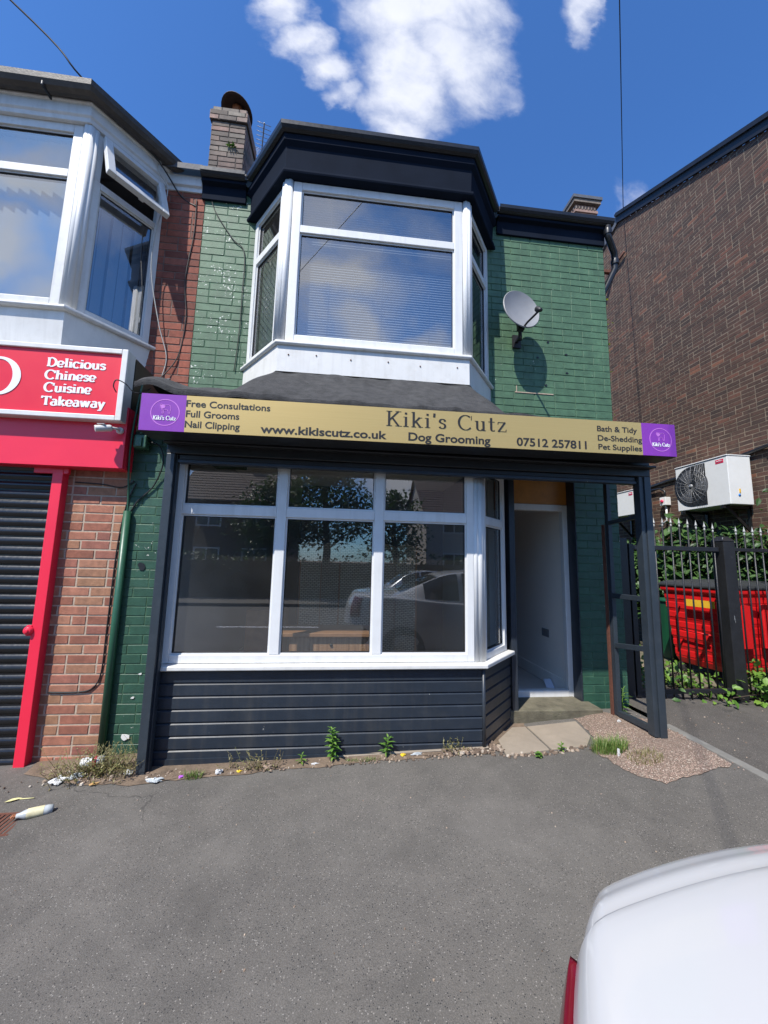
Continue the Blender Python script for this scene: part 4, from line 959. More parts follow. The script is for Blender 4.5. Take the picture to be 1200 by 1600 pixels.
for i in range(6):
    u = .05+i*.09
    p_ = A2+U2*u-N2*(.14+.02*(i % 2)); q_ = p_+U2*.08-N2*.015
    mb.prism([(p_.x, p_.y, 3.5), (q_.x, q_.y, 3.5), (q_.x, q_.y, 4.62), (p_.x, p_.y, 4.62)], tuple(-N2*.002))
mb.build('vertical_blind', BLINDV, tk)
# red shopfront
mb = MB(); mb.box(-5.2, -1.79, 3.25, 3.29, 2.232, 2.75); mb.box(-5.2, -1.79, 3.291, 3.395, 2.232, 2.26); mb.box(-1.805, -1.79, 3.291, 3.395, 2.26, 2.75); mb.build('red_fascia', REDP, tk, bevel=.003)
mb = MB(); mb.box(-5.2, -1.80, 3.30, 3.85, 2.65, 3.2); mb.build('fascia_backing', SIGNBOX, tk)
mb = MB(); mb.box(-2.354, -2.276, 3.325, 3.399, -.09, 2.22); mb.box(-2.50, -2.24, 3.33, 3.36, 2.185, 2.231); mb.build('red_post', REDP, tk, bevel=.003)
mb = MB(); mb.lathe([(.0, .03), (.014, .03), (.016, .022), (.026, .02), (.034, .008), (.036, 0)], (-2.37, 3.322, .945), (0, -1, 0), 18); mb.box(-2.385, -2.35, 3.318, 3.34, .905, .985); mb.build('shutter_lock', REDP, tk, bevel=.002)
mb = MB(); pitch_ = .0755; z = -.06; prof = []
while z < 2.24:
    for k in range(7):
        a_ = k/6; prof.append((.004+.020*math.sin(math.pi*(.12+.76*a_)), z+a_*pitch_*.80))
    prof += [(.004, z+pitch_*.82), (.004, z+pitch_*.86), (.013, z+pitch_*.90), (.013, z+pitch_*.95), (.004, z+pitch_*.98)]
    z += pitch_
prof = prof+[(-.02, z), (-.02, -.06)]
mb.sweep([(-5.0, 3.392), (-2.355, 3.392)], prof); mb.build('roller_shutter', SLAT, tk)
# takeaway sign box
KS = 3.18/2.755
kx = lambda x: x*KS
kz = lambda z: (z-1.53)*KS+1.53
ts = thing('takeaway_sign', 'red sign box with white frame and white lettering for Chinese takeaway', 'sign', (-3.6, 3.24, kz(2.47)))
TS = 3.18
mb = MB(); mb.box(-5.1, kx(-1.560), TS+.012, 3.29, kz(2.462), kz(2.985)); mb.build('sign_box', UPVCO, ts, bevel=.003)
mb = MB(); mb.box(-5.1, kx(-1.592), TS+.002, TS+.0115, kz(2.500), kz(2.952)); mb.build('sign_face', REDS, ts)
mb = MB(); fr = .040
mb.box(kx(-1.596), kx(-1.556), TS-.016, TS+.011, kz(2.461), kz(2.986)); mb.box(-5.1, kx(-1.5965), TS-.016, TS+.0015, kz(2.461), kz(2.461)+fr); mb.box(-5.1, kx(-1.5965), TS-.016, TS+.0015, kz(2.986)-fr, kz(2.986)); mb.build('sign_frame', WSILL, ts, bevel=.005)
TF = TS+.001
for (tx, a, b, zb) in (("Delicious", -2.082, -1.700, 2.826), ("Chinese", -2.085, -1.755, 2.734), ("Cuisine", -2.080, -1.775, 2.643), ("Takeaway", -2.082, -1.675, 2.546)):
    serif_mesh(ts, tx, kx(a), kx(b), kz(zb), TF, .075, SIGNW, .27, .12, slope=.006)
mb = MB()
for k in range(40):
    a0, a1 = 2*math.pi*k/40, 2*math.pi*(k+1)/40
    P = lambda a, s_: (kx(-2.375+(.142-(.052 if s_ else 0))*math.cos(a)), TF-.003, kz(2.735+(.138-(.018 if s_ else 0))*math.sin(a)))
    mb.prism([P(a0, 0), P(a1, 0), P(a1, 1), P(a0, 1)], (0, .002, 0))
mb.build('lettering', SIGNW, ts)
# security camera
cc = thing('security_camera', 'small white bullet security camera on the red fascia', 'camera', (-1.86, 3.245, 2.55))
mb = MB(); c0 = Vector((-1.90, 3.14, 2.525)); ca = Vector((-.75, -.5, -.25)).normalized()
mb.lathe([(0, -.055), (.022, -.055), (.027, -.045), (.027, .05), (.025, .056), (.02, .053), (0, .05)], c0, ca, 18); mb.box(c0.x-.035, c0.x+.02, c0.y-.03, c0.y+.02, c0.z+.027, c0.z+.030); mb.build('housing', CCTV, cc)
mb = MB(); mb.tube([c0-ca*.02, c0-ca*.06, (-1.835, 3.20, 2.545), (-1.835, 3.248, 2.545)], .012, 8); mb.lathe([(.028, 0), (.028, .013), (.02, .02), (0, .02)], (-1.835, 3.2495, 2.545), (0, -1, 0), 16); mb.build('mount', CCTV, cc)
# alarm box on the pilaster
al = thing('junction_box', 'green painted junction box on the pilaster under the sign end', 'junction box', (-1.70, PY-.007, 2.47))
mb = MB(); mb.box(-1.765, -1.66, 3.31, 3.392, 2.43, 2.545); mb.build('case', ALARM, al, bevel=.014, seg=3); mb = MB(); mb.box(-1.74, -1.69, 3.296, 3.311, 2.44, 2.52); mb.lathe([(0, 0), (.008, 0), (.008, .01), (0, .012)], (-1.70, 3.3, 2.548), (0, 0, 1), 8); mb.build('cover', ALARM, al, bevel=.005)
# green conduit pipe
cp = MB(); cp.tube([(-1.776, 3.365, -.02), (-1.776, 3.365, 1.90)], .027, 14); tag(cut(cp.build('conduit_pipe', PIPEG), (-1.776, 3.365, 0)), 'green painted vertical pipe on the pilaster edge by the red brick', 'pipe')

# ------------------------------------------------------------------ left chimney and aerial
ch = thing('chimney', 'sooty brick chimney stack with rusty round cowl above the party wall', 'chimney', (-1.69, 4.72, 6.2))
mb = MB(); CX0, CX1, CY0, CY1 = -1.905, -1.475, 4.6, 5.05
def chb(x0, x1, y0, y1, z0, z1):
    bricks(mb, (x0, y0, 0), (1, 0, 0), (0, -1, 0), x1-x0, z0, z1, dep=.006, jit=.004); bricks(mb, (x1, y0, 0), (0, 1, 0), (1, 0, 0), y1-y0, z0, z1, dep=.006, jit=.004)
    bricks(mb, (x0, y1, 0), (0, -1, 0), (-1, 0, 0), y1-y0, z0, z1, dep=.006, jit=.004)
    c_ = mb.cur; mb.cur = 1; mb.box(x0, x1, y0, y1, z0, z1); mb.cur = c_
chb(CX0, CX1, CY0, CY1, 5.9, 7.275); chb(CX0-.025, CX1+.025, CY0-.025, CY1+.025, 7.276, 7.425); chb(CX0, CX1, CY0, CY1, 7.426, 7.5)
mb.build('stack', [CHIMB, CHIMM], ch)
mb = MB(); mb.lathe([(.085, 7.5), (.09, 7.56), (.075, 7.62), (.072, 7.72), (.08, 7.75), (.06, 7.75)], (-1.66, 4.80, 0), (0, 0, 1), 20); mb.build('pot', CLAY, ch)
mb = MB(); mb.lathe([(0, .11), (.09, .10), (.17, .055), (.215, 0), (.212, -.012), (.17, .038), (.09, .08), (0, .092)], (-1.665, 4.78, 7.68), (.16, .30, .94), 28); mb.build('cowl', COWLM, ch)
mb = MB()
for k in range(14):
    a = R.uniform(0, 6.28); mb.leaf((-1.62+R.uniform(-.05, .05), CY0-.005, 6.90+R.uniform(-.02, .03)), (math.cos(a), -.8, .5*math.sin(a)), (0, 0, 1), .06, .02)
mb.build('moss_tuft', LEAFH, ch)
an = thing('tv_aerial', 'small television aerial behind the left chimney', 'aerial', (-1.42, 5.3, 6.3))
mb = MB(); mb.tube([(-1.42, 5.3, 6.3), (-1.42, 5.3, 7.72)], .012, 6); mb.build('mast', DARKP, an)
mb = MB(); mb.tube([(-1.44, 5.3, 7.62), (-1.28, 4.75, 7.54)], .009, 6)
for k in range(7):
    q = Vector((-1.44, 5.3, 7.62)).lerp(Vector((-1.28, 4.75, 7.54)), .25+k*.12); mb.tube([q+Vector((-.09, -.025, 0)), q+Vector((.09, .025, 0))], .004, 5)
mb.build('boom', WIRE, an)
mb = MB()
for s_ in (0, 1):
    for k in range(5): mb.tube([(-1.62, 5.30, 7.54+.15*s_+k*.022), (-1.24, 5.36, 7.54+.15*s_+k*.022)], .003, 5)
mb.build('reflector', WIRE, an)

# ------------------------------------------------------------------ brick building on the right
bb = thing('brick_building', 'tall dark brick gable wall with black verge on the right', 'building', (6.3, 5.5, 0))
GXW = 6.3; AY, AZ, SL = 7.56, 9.70, .457
top = lambda y: AZ-SL*abs(y-AY)
mb = MB()
bricks(mb, (GXW, 8.6, 0), (0, -1, 0), (-1, 0, 0), 6.0, 0, 9.75, course=.0685, L=.212, dep=.0016, ins=.0015, jit=.003, jt=.0115, clip=lambda u, z_: z_ < top(8.6-u)+.05)
mb.cur = 1
mb.prism([(GXW, 2.6, -.2), (GXW, 8.6, -.2), (GXW, 8.6, top(8.6)), (GXW, AY, AZ), (GXW, 2.6, top(2.6))], (.25, 0, 0))
mb.build('gable_wall', [DARKB, DARKM], bb)
mb = MB()
def verge(y0, y1, h0, h1, xa, xb): mb.hexa([(xa, y0, top(y0)+h0), (xb, y0, top(y0)+h0), (xb, y1, top(y1)+h0), (xa, y1, top(y1)+h0), (xa, y0, top(y0)+h1), (xb, y0, top(y0)+h1), (xb, y1, top(y1)+h1), (xa, y1, top(y1)+h1)])
verge(2.3, AY, .0, .16, GXW-.05, GXW-.008); verge(2.3, AY, .161, .22, GXW-.09, GXW+.2); verge(2.3, AY, .221, .27, GXW-.06, GXW+.2)
mb.build('verge_board', BLACK, bb)
mb = MB(); verge(AY+.001, 8.6, -.02, .22, GXW-.04, GXW+.25); mb.build('lead_verge', LEAD, bb)
mb = MB(); mb.hexa([(GXW+.2, 2.3, top(2.3)+.05), (13, 2.3, top(2.3)+.05), (13, AY, AZ+.05), (GXW+.2, AY, AZ+.05), (GXW+.2, 2.3, top(2.3)+.15), (13, 2.3, top(2.3)+.15), (13, AY, AZ+.15), (GXW+.2, AY, AZ+.15)])
mb.hexa([(GXW+.2, AY, AZ+.05), (13, AY, AZ+.05), (13, 12, top(12)+.05), (GXW+.2, 12, top(12)+.05), (GXW+.2, AY, AZ+.15), (13, AY, AZ+.15), (13, 12, top(12)+.15), (GXW+.2, 12, top(12)+.15)])
mb.build('roof', SLATE, bb)
mb = MB(); mb.box(GXW+.25, 13, 2.6, 2.85, -.3, top(2.6)); mb.box(GXW, 13, 11.6, 11.85, -.3, 7.8); mb.box(GXW, GXW+.25, 8.6, 11.6, -.3, 7.8); mb.build('rear_wall', DARKB, bb)
mb = MB(); mb.tube([(6.24, 7.9, 8.62), (6.24, 7.35, 8.75)], .03, 6); mb.box(6.0, 6.29, 7.75, 7.83, 8.55, 8.62); mb.build('iron_bracket', RUST, bb)
c2 = MB(); c2.box(6.02, 6.62, 8.7, 9.3, 8.0, 11.35); c2.cur = 0
c2.box(5.99, 6.65, 8.67, 9.33, 11.12, 11.2); c2.box(5.93, 6.71, 8.61, 9.39, 11.36, 11.46)
for k in range(7): c2.box(6.0+k*.088, 6.04+k*.088, 8.66, 8.70, 11.2, 11.28)
for k in range(7): c2.box(5.98, 6.02, 8.72+k*.085, 8.76+k*.085, 11.2, 11.28)
c2.cur = 1; c2.box(5.9, 6.74, 8.58, 9.42, 11.461, 11.55)
o = c2.build('chimney', [CHIMB, LEAD], bb)

# ------------------------------------------------------------------ air conditioning units
def ac_unit(name, label, x0, y0, y1, z0, z1, dep, fan=True):
    """front face looks towards -X; y0 is the near end"""
    t_ = thing(name, label, 'air conditioner', (GXW, (y0+y1)/2, z0), 'air conditioning units on the gable wall')
    mb = MB(); mb.box(x0, x0+dep, y0, y1, z0, z1-.02); mb.box(x0-.012, x0+dep+.008, y0-.008, y1+.008, z1-.019, z1); mb.build('casing', ACW, t_, bevel=.008)
    w = y1-y0; h = z1-z0
    if fan:
        fy, fz_ = y1-w*.335, z0+h*.50; r = h*.43
        def Dsh(rr, n=26):   # D shaped opening: rounded far side, square near side
            pts = [(fy+rr*math.sin(a), fz_+rr*math.cos(a)) for a in [math.pi*k/n for k in range(n+1)]]
            return pts+[(fy-rr*.72, fz_-rr), (fy-rr*.72, fz_+rr)]
        mb = MB(); mb.prism([(x0-.004, y, z) for y, z in Dsh(r*1.03)], (.003, 0, 0)); ff = mb.build('fan_opening', ACG, t_)
        mb = MB()
        for k in range(3):
            a = k*2.094
            for j in range(6):
                a0, a1 = a+j*.16, a+(j+1)*.16
                mb.prism([(x0-.008, fy+r*.2*math.sin(a0), fz_+r*.2*math.cos(a0)), (x0-.008, fy+r*.85*math.sin(a0), fz_+r*.85*math.cos(a0)), (x0-.008, fy+r*.85*math.sin(a1), fz_+r*.85*math.cos(a1)), (x0-.008, fy+r*.2*math.sin(a1), fz_+r*.2*math.cos(a1))], (.003, 0, 0))
        mb.build('fan_blade', ACF, t_)
        mb = MB()
        for k in range(22):
            a = 2*math.pi*k/22; rr = r*1.0
            ey, ez = fy+rr*math.sin(a), fz_+rr*math.cos(a)
            if math.sin(a) < -.70 : ey = fy-r*.71; ez = fz_+ (r*.71/abs(math.sin(a)))*math.cos(a)
            mb.tube([(x0-.03, fy+r*.12*math.sin(a), fz_+r*.12*math.cos(a)), (x0-.034, fy+(ey-fy)*.55, fz_+(ez-fz_)*.55), (x0-.008, ey, ez)], .0022, 5)
        for rr in (.35, .6, .82): mb.tube([(x0-.033, fy+r*rr*math.sin(2*math.pi*k/30), fz_+r*rr*math.cos(2*math.pi*k/30)) for k in range(31)], .0018, 5, False)
        mb.lathe([(0, .012), (.03, .010), (.035, 0)], (x0-.032, fy, fz_), (-1, 0, 0), 16)
        for k in range(6): yv = fy-r*.7+k*r*.09; mb.tube([(x0-.02, yv, fz_-r), (x0-.02, yv, fz_+r)], .002, 5)
        mb.build('fan_grille', WIRE, t_)
    mb = MB(); lb = y0+w*.06; mb.box(x0-.003, x0-.0005, lb, lb+w*.14, z1-.115, z1-.055); lo = mb.build('maker_label', WRAPR, t_)
    mb = MB()
    pl = [(lb+w*.125, z1-.088), (lb+w*.105, z1-.075), (lb+w*.09, z1-.09), (lb+w*.07, z1-.072), (lb+w*.05, z1-.09), (lb+w*.035, z1-.078), (lb+w*.015, z1-.082)]
    for a, b in zip(pl, pl[1:]): mb.tube([(x0-.004, *a), (x0-.004, *b)], .004, 4)
    mb.build('script_mark', SIGNW, lo)
    for yb in (y0+.1, y1-.12):
        mb = MB()
        mb.box(x0-.03, GXW-.006, yb, yb+.04, z0-.05, z0-.012); mb.box(GXW-.03, GXW-.006, yb, yb+.04, z0-.45, z0-.012); mb.box(x0+.02, x0+.08, yb-.01, yb+.05, z0-.012, z0-.0005)
        mb.prism([(x0+.05, yb+.01, z0-.051), (x0+.12, yb+.01, z0-.051), (GXW-.031, yb+.01, z0-.36), (GXW-.031, yb+.01, z0-.42)], (0, .02, 0))
        mb.build('wall_bracket', BLACK, t_)
    return t_
ac1 = ac_unit('air_conditioner', 'large white air conditioner with round fan grille on dark brick wall', 5.84, 5.125, 6.045, 2.52, 3.295, .40)
mb = MB(); mb.box(6.0, 6.02, 5.117, 5.1245, 2.70, 2.76); mb.build('service_sticker', YEL, ac1)
mb = MB(); mb.lathe([(0, 0), (.022, 0), (.022, .003), (0, .003)], (6.0, 5.1245, 2.66), (0, -1, 0), 12); mb.build('service_sticker', paint('blue_sticker', (.03, .2, .55), .5), ac1)
ac_unit('air_conditioner', 'smaller white air conditioner half hidden behind the green pier and shutter post', 5.86, 7.06, 7.80, 2.60, 3.115, .32, fan=False)
isb = thing('isolator_switch', 'white and red isolator switch on brick wall left of large air conditioner', 'switch', (GXW, 6.72, 2.7))
mb = MB(); mb.box(GXW-.12, GXW-.006, 6.66, 6.80, 2.74, 2.90); mb.build('case', ACW, isb, bevel=.008)
mb = MB(); mb.lathe([(0, .02), (.03, .02), (.035, 0)], (GXW-.121, 6.74, 2.82), (-1, 0, 0), 12); mb.build('knob', WRAPR, isb)
mb = MB(); mb.tube([(GXW-.06, 6.73, 2.9), (GXW-.06, 6.73, 3.02), (GXW-.05, 6.85, 3.10), (GXW-.05, 7.2, 3.1)], .02, 8); mb.build('conduit', BLACK, isb)
mb = MB(); mb.tube([(GXW-.06, 6.72, 2.735), (GXW-.06, 6.72, 2.45), (GXW-.06, 6.90, 2.35)], .018, 8); mb.build('cable', ACW, isb)
mb = MB(); mb.tube([(GXW-.02, 7.3, 3.16), (GXW-.02, 6.7, 3.22), (GXW-.025, 6.1, 3.24), (GXW-.03, 5.1, 3.35), (GXW-.05, 4.85, 3.38), (GXW-.06, 4.78, 3.30), (GXW-.06, 4.78, 2.4)], .032, 8)
tag(cut(mb.build('refrigerant_pipe', BLACK), (GXW-.03, 5.1, 3.3)), 'black insulated pipe running along dark brick wall behind large air conditioner', 'pipe')

# ------------------------------------------------------------------ gate, fence
def spear(mb, x, y, z, s=1.0):
    mb.lathe([(0, .085*s), (.004, .06*s), (.013*s, .022*s), (.017*s, .012*s), (.009*s, .004*s), (.008*s, -.008*s), (.011*s, -.012*s), (.009*s, -.03*s)], (x, y, z), (0, 0, 1), 10)
FY = 4.05
gt = thing('metal_gate', 'black metal side gate with silver spear tips in an arched row', 'gate', (3.85, FY, .15))
mb = MB(); mb.box(3.24, 4.385, FY-.018, FY+.018, 1.735, 1.785); mb.box(3.24, 4.385, FY-.018, FY+.018, .165, .215); mb.box(3.24, 3.30, FY-.02, FY+.02, .14, 1.80); mb.build('frame', GATEB, gt, bevel=.004)
nbar = 10
for k in range(nbar):
    x = 3.37+k*.1075; arch = 1.93+.085*math.cos((x-3.80)/.62*1.35)
    mb = MB(); mb.tube([(x, FY, .05), (x, FY, arch)], .0085, 8); bo = mb.build('bar', GATEB, gt)
    mb = MB(); spear(mb, x, FY, arch+.03, .92); mb.build('spear_tip', SPEAR, bo)
gp_ = thing('gate_post', 'square black gate post with flaking paint and pointed top', 'post', (4.47, FY+.02, .08))
mb = MB(); mb.box(4.395, 4.545, FY-.06, FY+.09, -.05, 1.86); mb.build('shaft', GATEM, gp_, bevel=.006)
mb = MB(); mb.add([(4.39, FY-.065, 1.861), (4.55, FY-.065, 1.861), (4.55, FY+.095, 1.861), (4.39, FY+.095, 1.861), (4.43, FY-.02, 1.915), (4.51, FY-.02, 1.915), (4.51, FY+.05, 1.915), (4.43, FY+.05, 1.915)], [(3, 2, 1, 0), (4, 5, 6, 7), (0, 1, 5, 4), (1, 2, 6, 5), (2, 3, 7, 6), (3, 0, 4, 7)]); mb.build('cap', GATEM, gp_)
gp2 = thing('gate_post', 'plain dark gate post behind the open shutter guard by the green pier', 'post', (3.15, FY, .1))
mb = MB(); mb.box(3.10, 3.2, FY-.05, FY+.05, -.05, 1.86); mb.build('shaft', GATEB, gp2, bevel=.006)
rf = thing('railing', 'black spear topped railing to the right of the flaking gate post', 'fence', (5.2, FY, .1))
mb = MB(); mb.box(4.56, 6.25, FY-.012, FY+.012, 1.745, 1.785); mb.box(4.56, 6.25, FY-.012, FY+.012, .10, .14); mb.build('rail', GATEB, rf, bevel=.003)
for k in range(15):
    x = 4.64+k*.111
    mb = MB(); mb.tube([(x, FY, .02), (x, FY, 1.94)], .0085, 8); bo = mb.build('bar', GATEB, rf)
    mb = MB(); spear(mb, x, FY, 1.97, .92); mb.build('spear_tip', SPEAR, bo)

# ------------------------------------------------------------------ red bin
bn_ = thing('wheelie_bin', 'large red wheeled waste bin with dark lid behind the railings', 'bin', (5.4, 4.85, .08))
def binpt(u, v, f):  # footprint corners rotated slightly
    return None
bq = [(4.83, 4.43), (6.02, 4.56), (5.90, 5.38), (4.72, 5.25)]
mb = MB(); zb_, zt_ = .30, 1.24
cxm = sum(p_[0] for p_ in bq)/4; cym = sum(p_[1] for p_ in bq)/4
def ringq(k, z_): return [(cxm+(x-cxm)*k, cym+(y-cym)*k, z_) for x, y in bq]
lev = [(.80, .22), (.86, .30)]
n_r = 7
for i in range(n_r):
    z_ = .30+i*.13; k = .86+.14*(z_-.3)/.94
    lev += [(k, z_+.015), (k+.012, z_+.03), (k+.014, z_+.095), (k+.006, z_+.11)]
lev += [(1.02, 1.21), (1.05, 1.22), (1.05, 1.27)]
vs = []
for (k, z_) in lev: vs += ringq(k, z_)
fs = [(i*4+j, i*4+(j+1) % 4, (i+1)*4+(j+1) % 4, (i+1)*4+j) for i in range(len(lev)-1) for j in range(4)]+[(3, 2, 1, 0)]
mb.add(vs, fs); mb.build('body', BINR, bn_, bevel=.012, seg=2)
mb = MB(); vs = []
for (k, z_) in ((1.07, 1.272), (1.08, 1.30), (1.04, 1.335), (.9, 1.36), (.45, 1.385)): vs += ringq(k, z_)
mb.add(vs, [(i*4+j, i*4+(j+1) % 4, (i+1)*4+(j+1) % 4, (i+1)*4+j) for i in range(4) for j in range(4)]+[(3, 2, 1, 0), (16, 17, 18, 19)]); mb.build('lid', BINL, bn_, bevel=.012)
E0, E1 = Vector((4.80, 4.41, 0)), Vector((4.69, 5.26, 0)); EU = (E1-E0).normalized(); EN = Vector((-EU.y, EU.x, 0))
if EN.x > 0: EN = -EN
mb = MB(); mb.obox(E0+EU*.10, EU, EN, (0, 0, 1), 0, .36, .028, .034, 1.03, 1.12); lb_ = mb.build('label', YEL, bn_)
mb = MB()
q0 = E0+EU*.56+EN*.02
mb.tube([q0+Vector((0, 0, 1.12)), q0+EN*.06+Vector((0, 0, 1.12)), q0+EN*.06+Vector((0, 0, .72)), q0-EN*.03+Vector((0, 0, .70))], .013, 8); mb.tube([q0-EN*.02+Vector((0, 0, .70)), q0-EU*.36-EN*.02+Vector((0, 0, .68))], .012, 8); mb.build('handle', BINR, bn_)
mb = MB(); F0, F1 = Vector((4.83, 4.40, 0)), Vector((6.02, 4.53, 0)); FU = (F1-F0).normalized(); FN = Vector((FU.y, -FU.x, 0))
for k in range(3): mb.obox(F0+FU*(.2+.34*k), FU, FN, (0, 0, 1), 0, .16, -.03, .02, .55, 1.1)
mb.build('pocket', BINR, bn_, bevel=.01)
for (x, y) in bq:
    px_, py_ = cxm+(x-cxm)*.72, cym+(y-cym)*.72
    mb = MB(); mb.lathe([(0, -.025), (.075, -.025), (.08, -.015), (.08, .015), (.075, .025), (0, .025)], (px_, py_, .08+.08), (.3, 1, 0), 18); mb.box(px_-.03, px_+.03, py_-.04, py_+.04, .18, .225); mb.build('wheel', TYRE, bn_)
gb = MB(); gb.hexa([(5.28, 5.75, .07), (5.78, 5.75, .07), (5.78, 6.25, .07), (5.28, 6.25, .07), (5.22, 5.70, .98), (5.84, 5.70, .98), (5.84, 6.3, .98), (5.22, 6.3, .98)]); gb.box(5.2, 5.86, 5.68, 6.32, .981, 1.03)
tag(cut(gb.build('wheelie_bin', GREENBIN, bevel=.02), (5.5, 6, .07)), 'dark green bin standing between the red bin and the bushes', 'bin')

# ------------------------------------------------------------------ plants by the side passage
def leaf_mass(name, label, cat, boxes, n, L, w, mat, loc, face=None, group=None, stems=True):
    t_ = thing(name, label, cat, loc, group); mb = MB()
    tot = [abs((b[1]-b[0])*(b[3]-b[2])*(b[5]-b[4])) for b in boxes]; S_ = sum(tot)
    for b, v_ in zip(boxes, tot):
        clumps = [(R.uniform(b[0], b[1]), R.uniform(b[2], b[3]), R.uniform(b[4], b[5])) for _ in range(max(6, int(n*v_/S_/16)))]
        for c_ in clumps:
            for k in range(16):
                p_ = Vector(c_)+Vector((R.gauss(0, .10), R.gauss(0, .13), R.gauss(0, .10)))
                if p_.x > GXW-.02: p_.x = GXW-.02-R.random()*.08
                d = Vector((-.5+R.gauss(0, .6), -.5+R.gauss(0, .6), -.2+R.gauss(0, .5))); k_ = R.uniform(.6, 1.3)
                mb.leaf(p_, d, (R.gauss(0, .3), R.gauss(0, .3)-.5, 1), L*k_, w*k_, .2, .4)
    mb.build('foliage', mat, t_)
    if stems:
        mb = MB(); z0 = min(b[4] for b in boxes)
        for k in range(26):
            b = R.choice(boxes); x, y = R.uniform(b[0], b[1]), R.uniform(b[2], b[3])
            mb.tube([(x, y, .08), (x+R.uniform(-.1, .1), y+R.uniform(-.15, .15), (b[4]+b[5])/2), (x+R.uniform(-.2, .2), y+R.uniform(-.2, .2), b[5])], [.008, .006, .003], 5)
        mb.build('stems', BARK, t_)
    return t_
leaf_mass('climbing_bush', 'broad leaved climbing bush on dark brick wall beyond the gate', 'bush', [(5.75, 6.2, 6.35, 8.2, .75, 2.0), (5.55, 6.1, 6.6, 7.8, .9, 1.7), (5.85, 6.2, 5.9, 6.6, 1.5, 2.25), (5.6, 6.2, 5.4, 6.4, .3, 1.6)], 3600, .135, .125, LEAFB, (6.0, 7.2, .07))
leaf_mass('hedge', 'dark leafy hedge between the red bin and the brick wall', 'hedge', [(5.75, 6.25, 4.3, 6.0, 1.35, 2.08), (6.0, 6.25, 4.3, 6.3, .6, 1.5)], 3000, .12, .055, LEAFH, (6.1, 5.2, .07))
leaf_mass('shrub_branch', 'leafy branch reaching in at the right by the air conditioner', 'shrub', [(5.75, 6.1, 4.1, 4.5, 2.35, 2.75)], 110, .14, .06, LEAFH, (6.0, 4.2, .07))
leaf_mass('nettle_clump', 'bright green nettle clump at the foot of the railing', 'weed', [(4.62, 5.3, 3.86, 4.12, .10, .36)], 420, .085, .05, LEAFN, (4.9, 4.0, .08))
leaf_mass('nettle_clump', 'bright green weeds growing under the gate', 'weed', [(4.05, 4.42, 3.98, 4.3, .10, .20), (4.0, 4.35, 4.3, 4.9, .1, .30)], 170, .075, .045, LEAFN, (4.2, 4.2, .08))
leaf_mass('weed', 'low weed patch at the gate foot beside the shutter guard', 'weed', [(3.3, 3.95, 4.0, 4.5, .10, .16)], 130, .07, .04, LEAFB, (3.6, 4.2, .1), stems=False)
# ivy between the green wall and the gable
t_ = thing('ivy', 'yellow green ivy climbing the shop corner beside the dark brick wall', 'ivy', (2.82, 3.68, 2.9)); mb = MB()
for k in range(330):
    z_ = R.choice([R.uniform(3.12, 3.55), R.uniform(3.75, 4.28), R.uniform(3.2, 4.6), R.uniform(3.9, 4.2)])
    wv_ = .035+.03*math.sin(z_*9)+(.025 if 3.85 < z_ < 4.2 else 0)
    p_ = Vector((2.80+abs(R.gauss(0, max(.015, wv_)))*.9, 3.66+R.uniform(0, .2), z_)); d = Vector((R.gauss(.3, .5), -.6+R.gauss(0, .4), -.5+R.gauss(0, .4))); mb.leaf(p_, d, (.3, -.6, .8), R.uniform(.022, .042), R.uniform(.018, .034), .2, .3)
mb.build('foliage', LEAFI, t_); mb = MB(); mb.tube([(2.81, 3.72, 2.9), (2.815, 3.7, 3.6), (2.81, 3.72, 4.6)], .005, 5); mb.build('stems', BARK, t_)

# ------------------------------------------------------------------ street weeds
def upright_weed(name, label, x, y, h, n, L, w, mat, cat='weed'):
    z0 = g(x, y); t_ = thing(name, label, cat, (x, y, z0)); mb = MB(); st_ = MB()
    lean = Vector((R.uniform(-.1, .1), R.uniform(-.15, 0), 1)).normalized()
    st_.tube([(x, y, z0-.01), tuple(Vector((x, y, z0))+lean*h*.5), tuple(Vector((x, y, z0))+lean*h)], [.005, .004, .002], 6)
    for k in range(n):
        f = (k+.5)/n; hh2 = h*(.08+.92*f); a = k*2.4+R.uniform(-.3, .3); el = .25+.5*f
        d = Vector((math.cos(a)*math.cos(el), math.sin(a)*math.cos(el), math.sin(el))); s_ = (1.0-.45*abs(f-.45)*2)*R.uniform(.8, 1.15)
        mb.leaf(Vector((x, y, z0))+lean*hh2, d, (0, 0, 1), L*s_, w*s_, .25, .7)
    st_.build('stem', LEAFN, t_); mb.build('leaves', mat, t_); return t_
upright_weed('weed', 'tallest bushy green weed against the middle of the navy cladding', -.005, 3.135, .235, 44, .075, .028, LEAFW)
upright_weed('weed', 'smaller leafy green weed right of the tallest one against the cladding', .40, 3.165, .145, 20, .075, .024, LEAFW)
upright_weed('weed', 'short pale weed left of the tallest one at the cladding foot', -.24, 3.11, .075, 12, .05, .018, LEAFN)
upright_weed('weed', 'tiny low weed in the joint before the doorstep', 1.80, 3.09, .07, 12, .05, .02, LEAFN)
upright_weed('weed', 'low round leaved weed at the front edge of the paving slabs', 1.58, 3.04, .035, 16, .04, .03, LEAFW)
upright_weed('weed', 'slender pointed weed inside the shutter side guard', 2.73, 3.62, .24, 30, .09, .018, LEAFW)
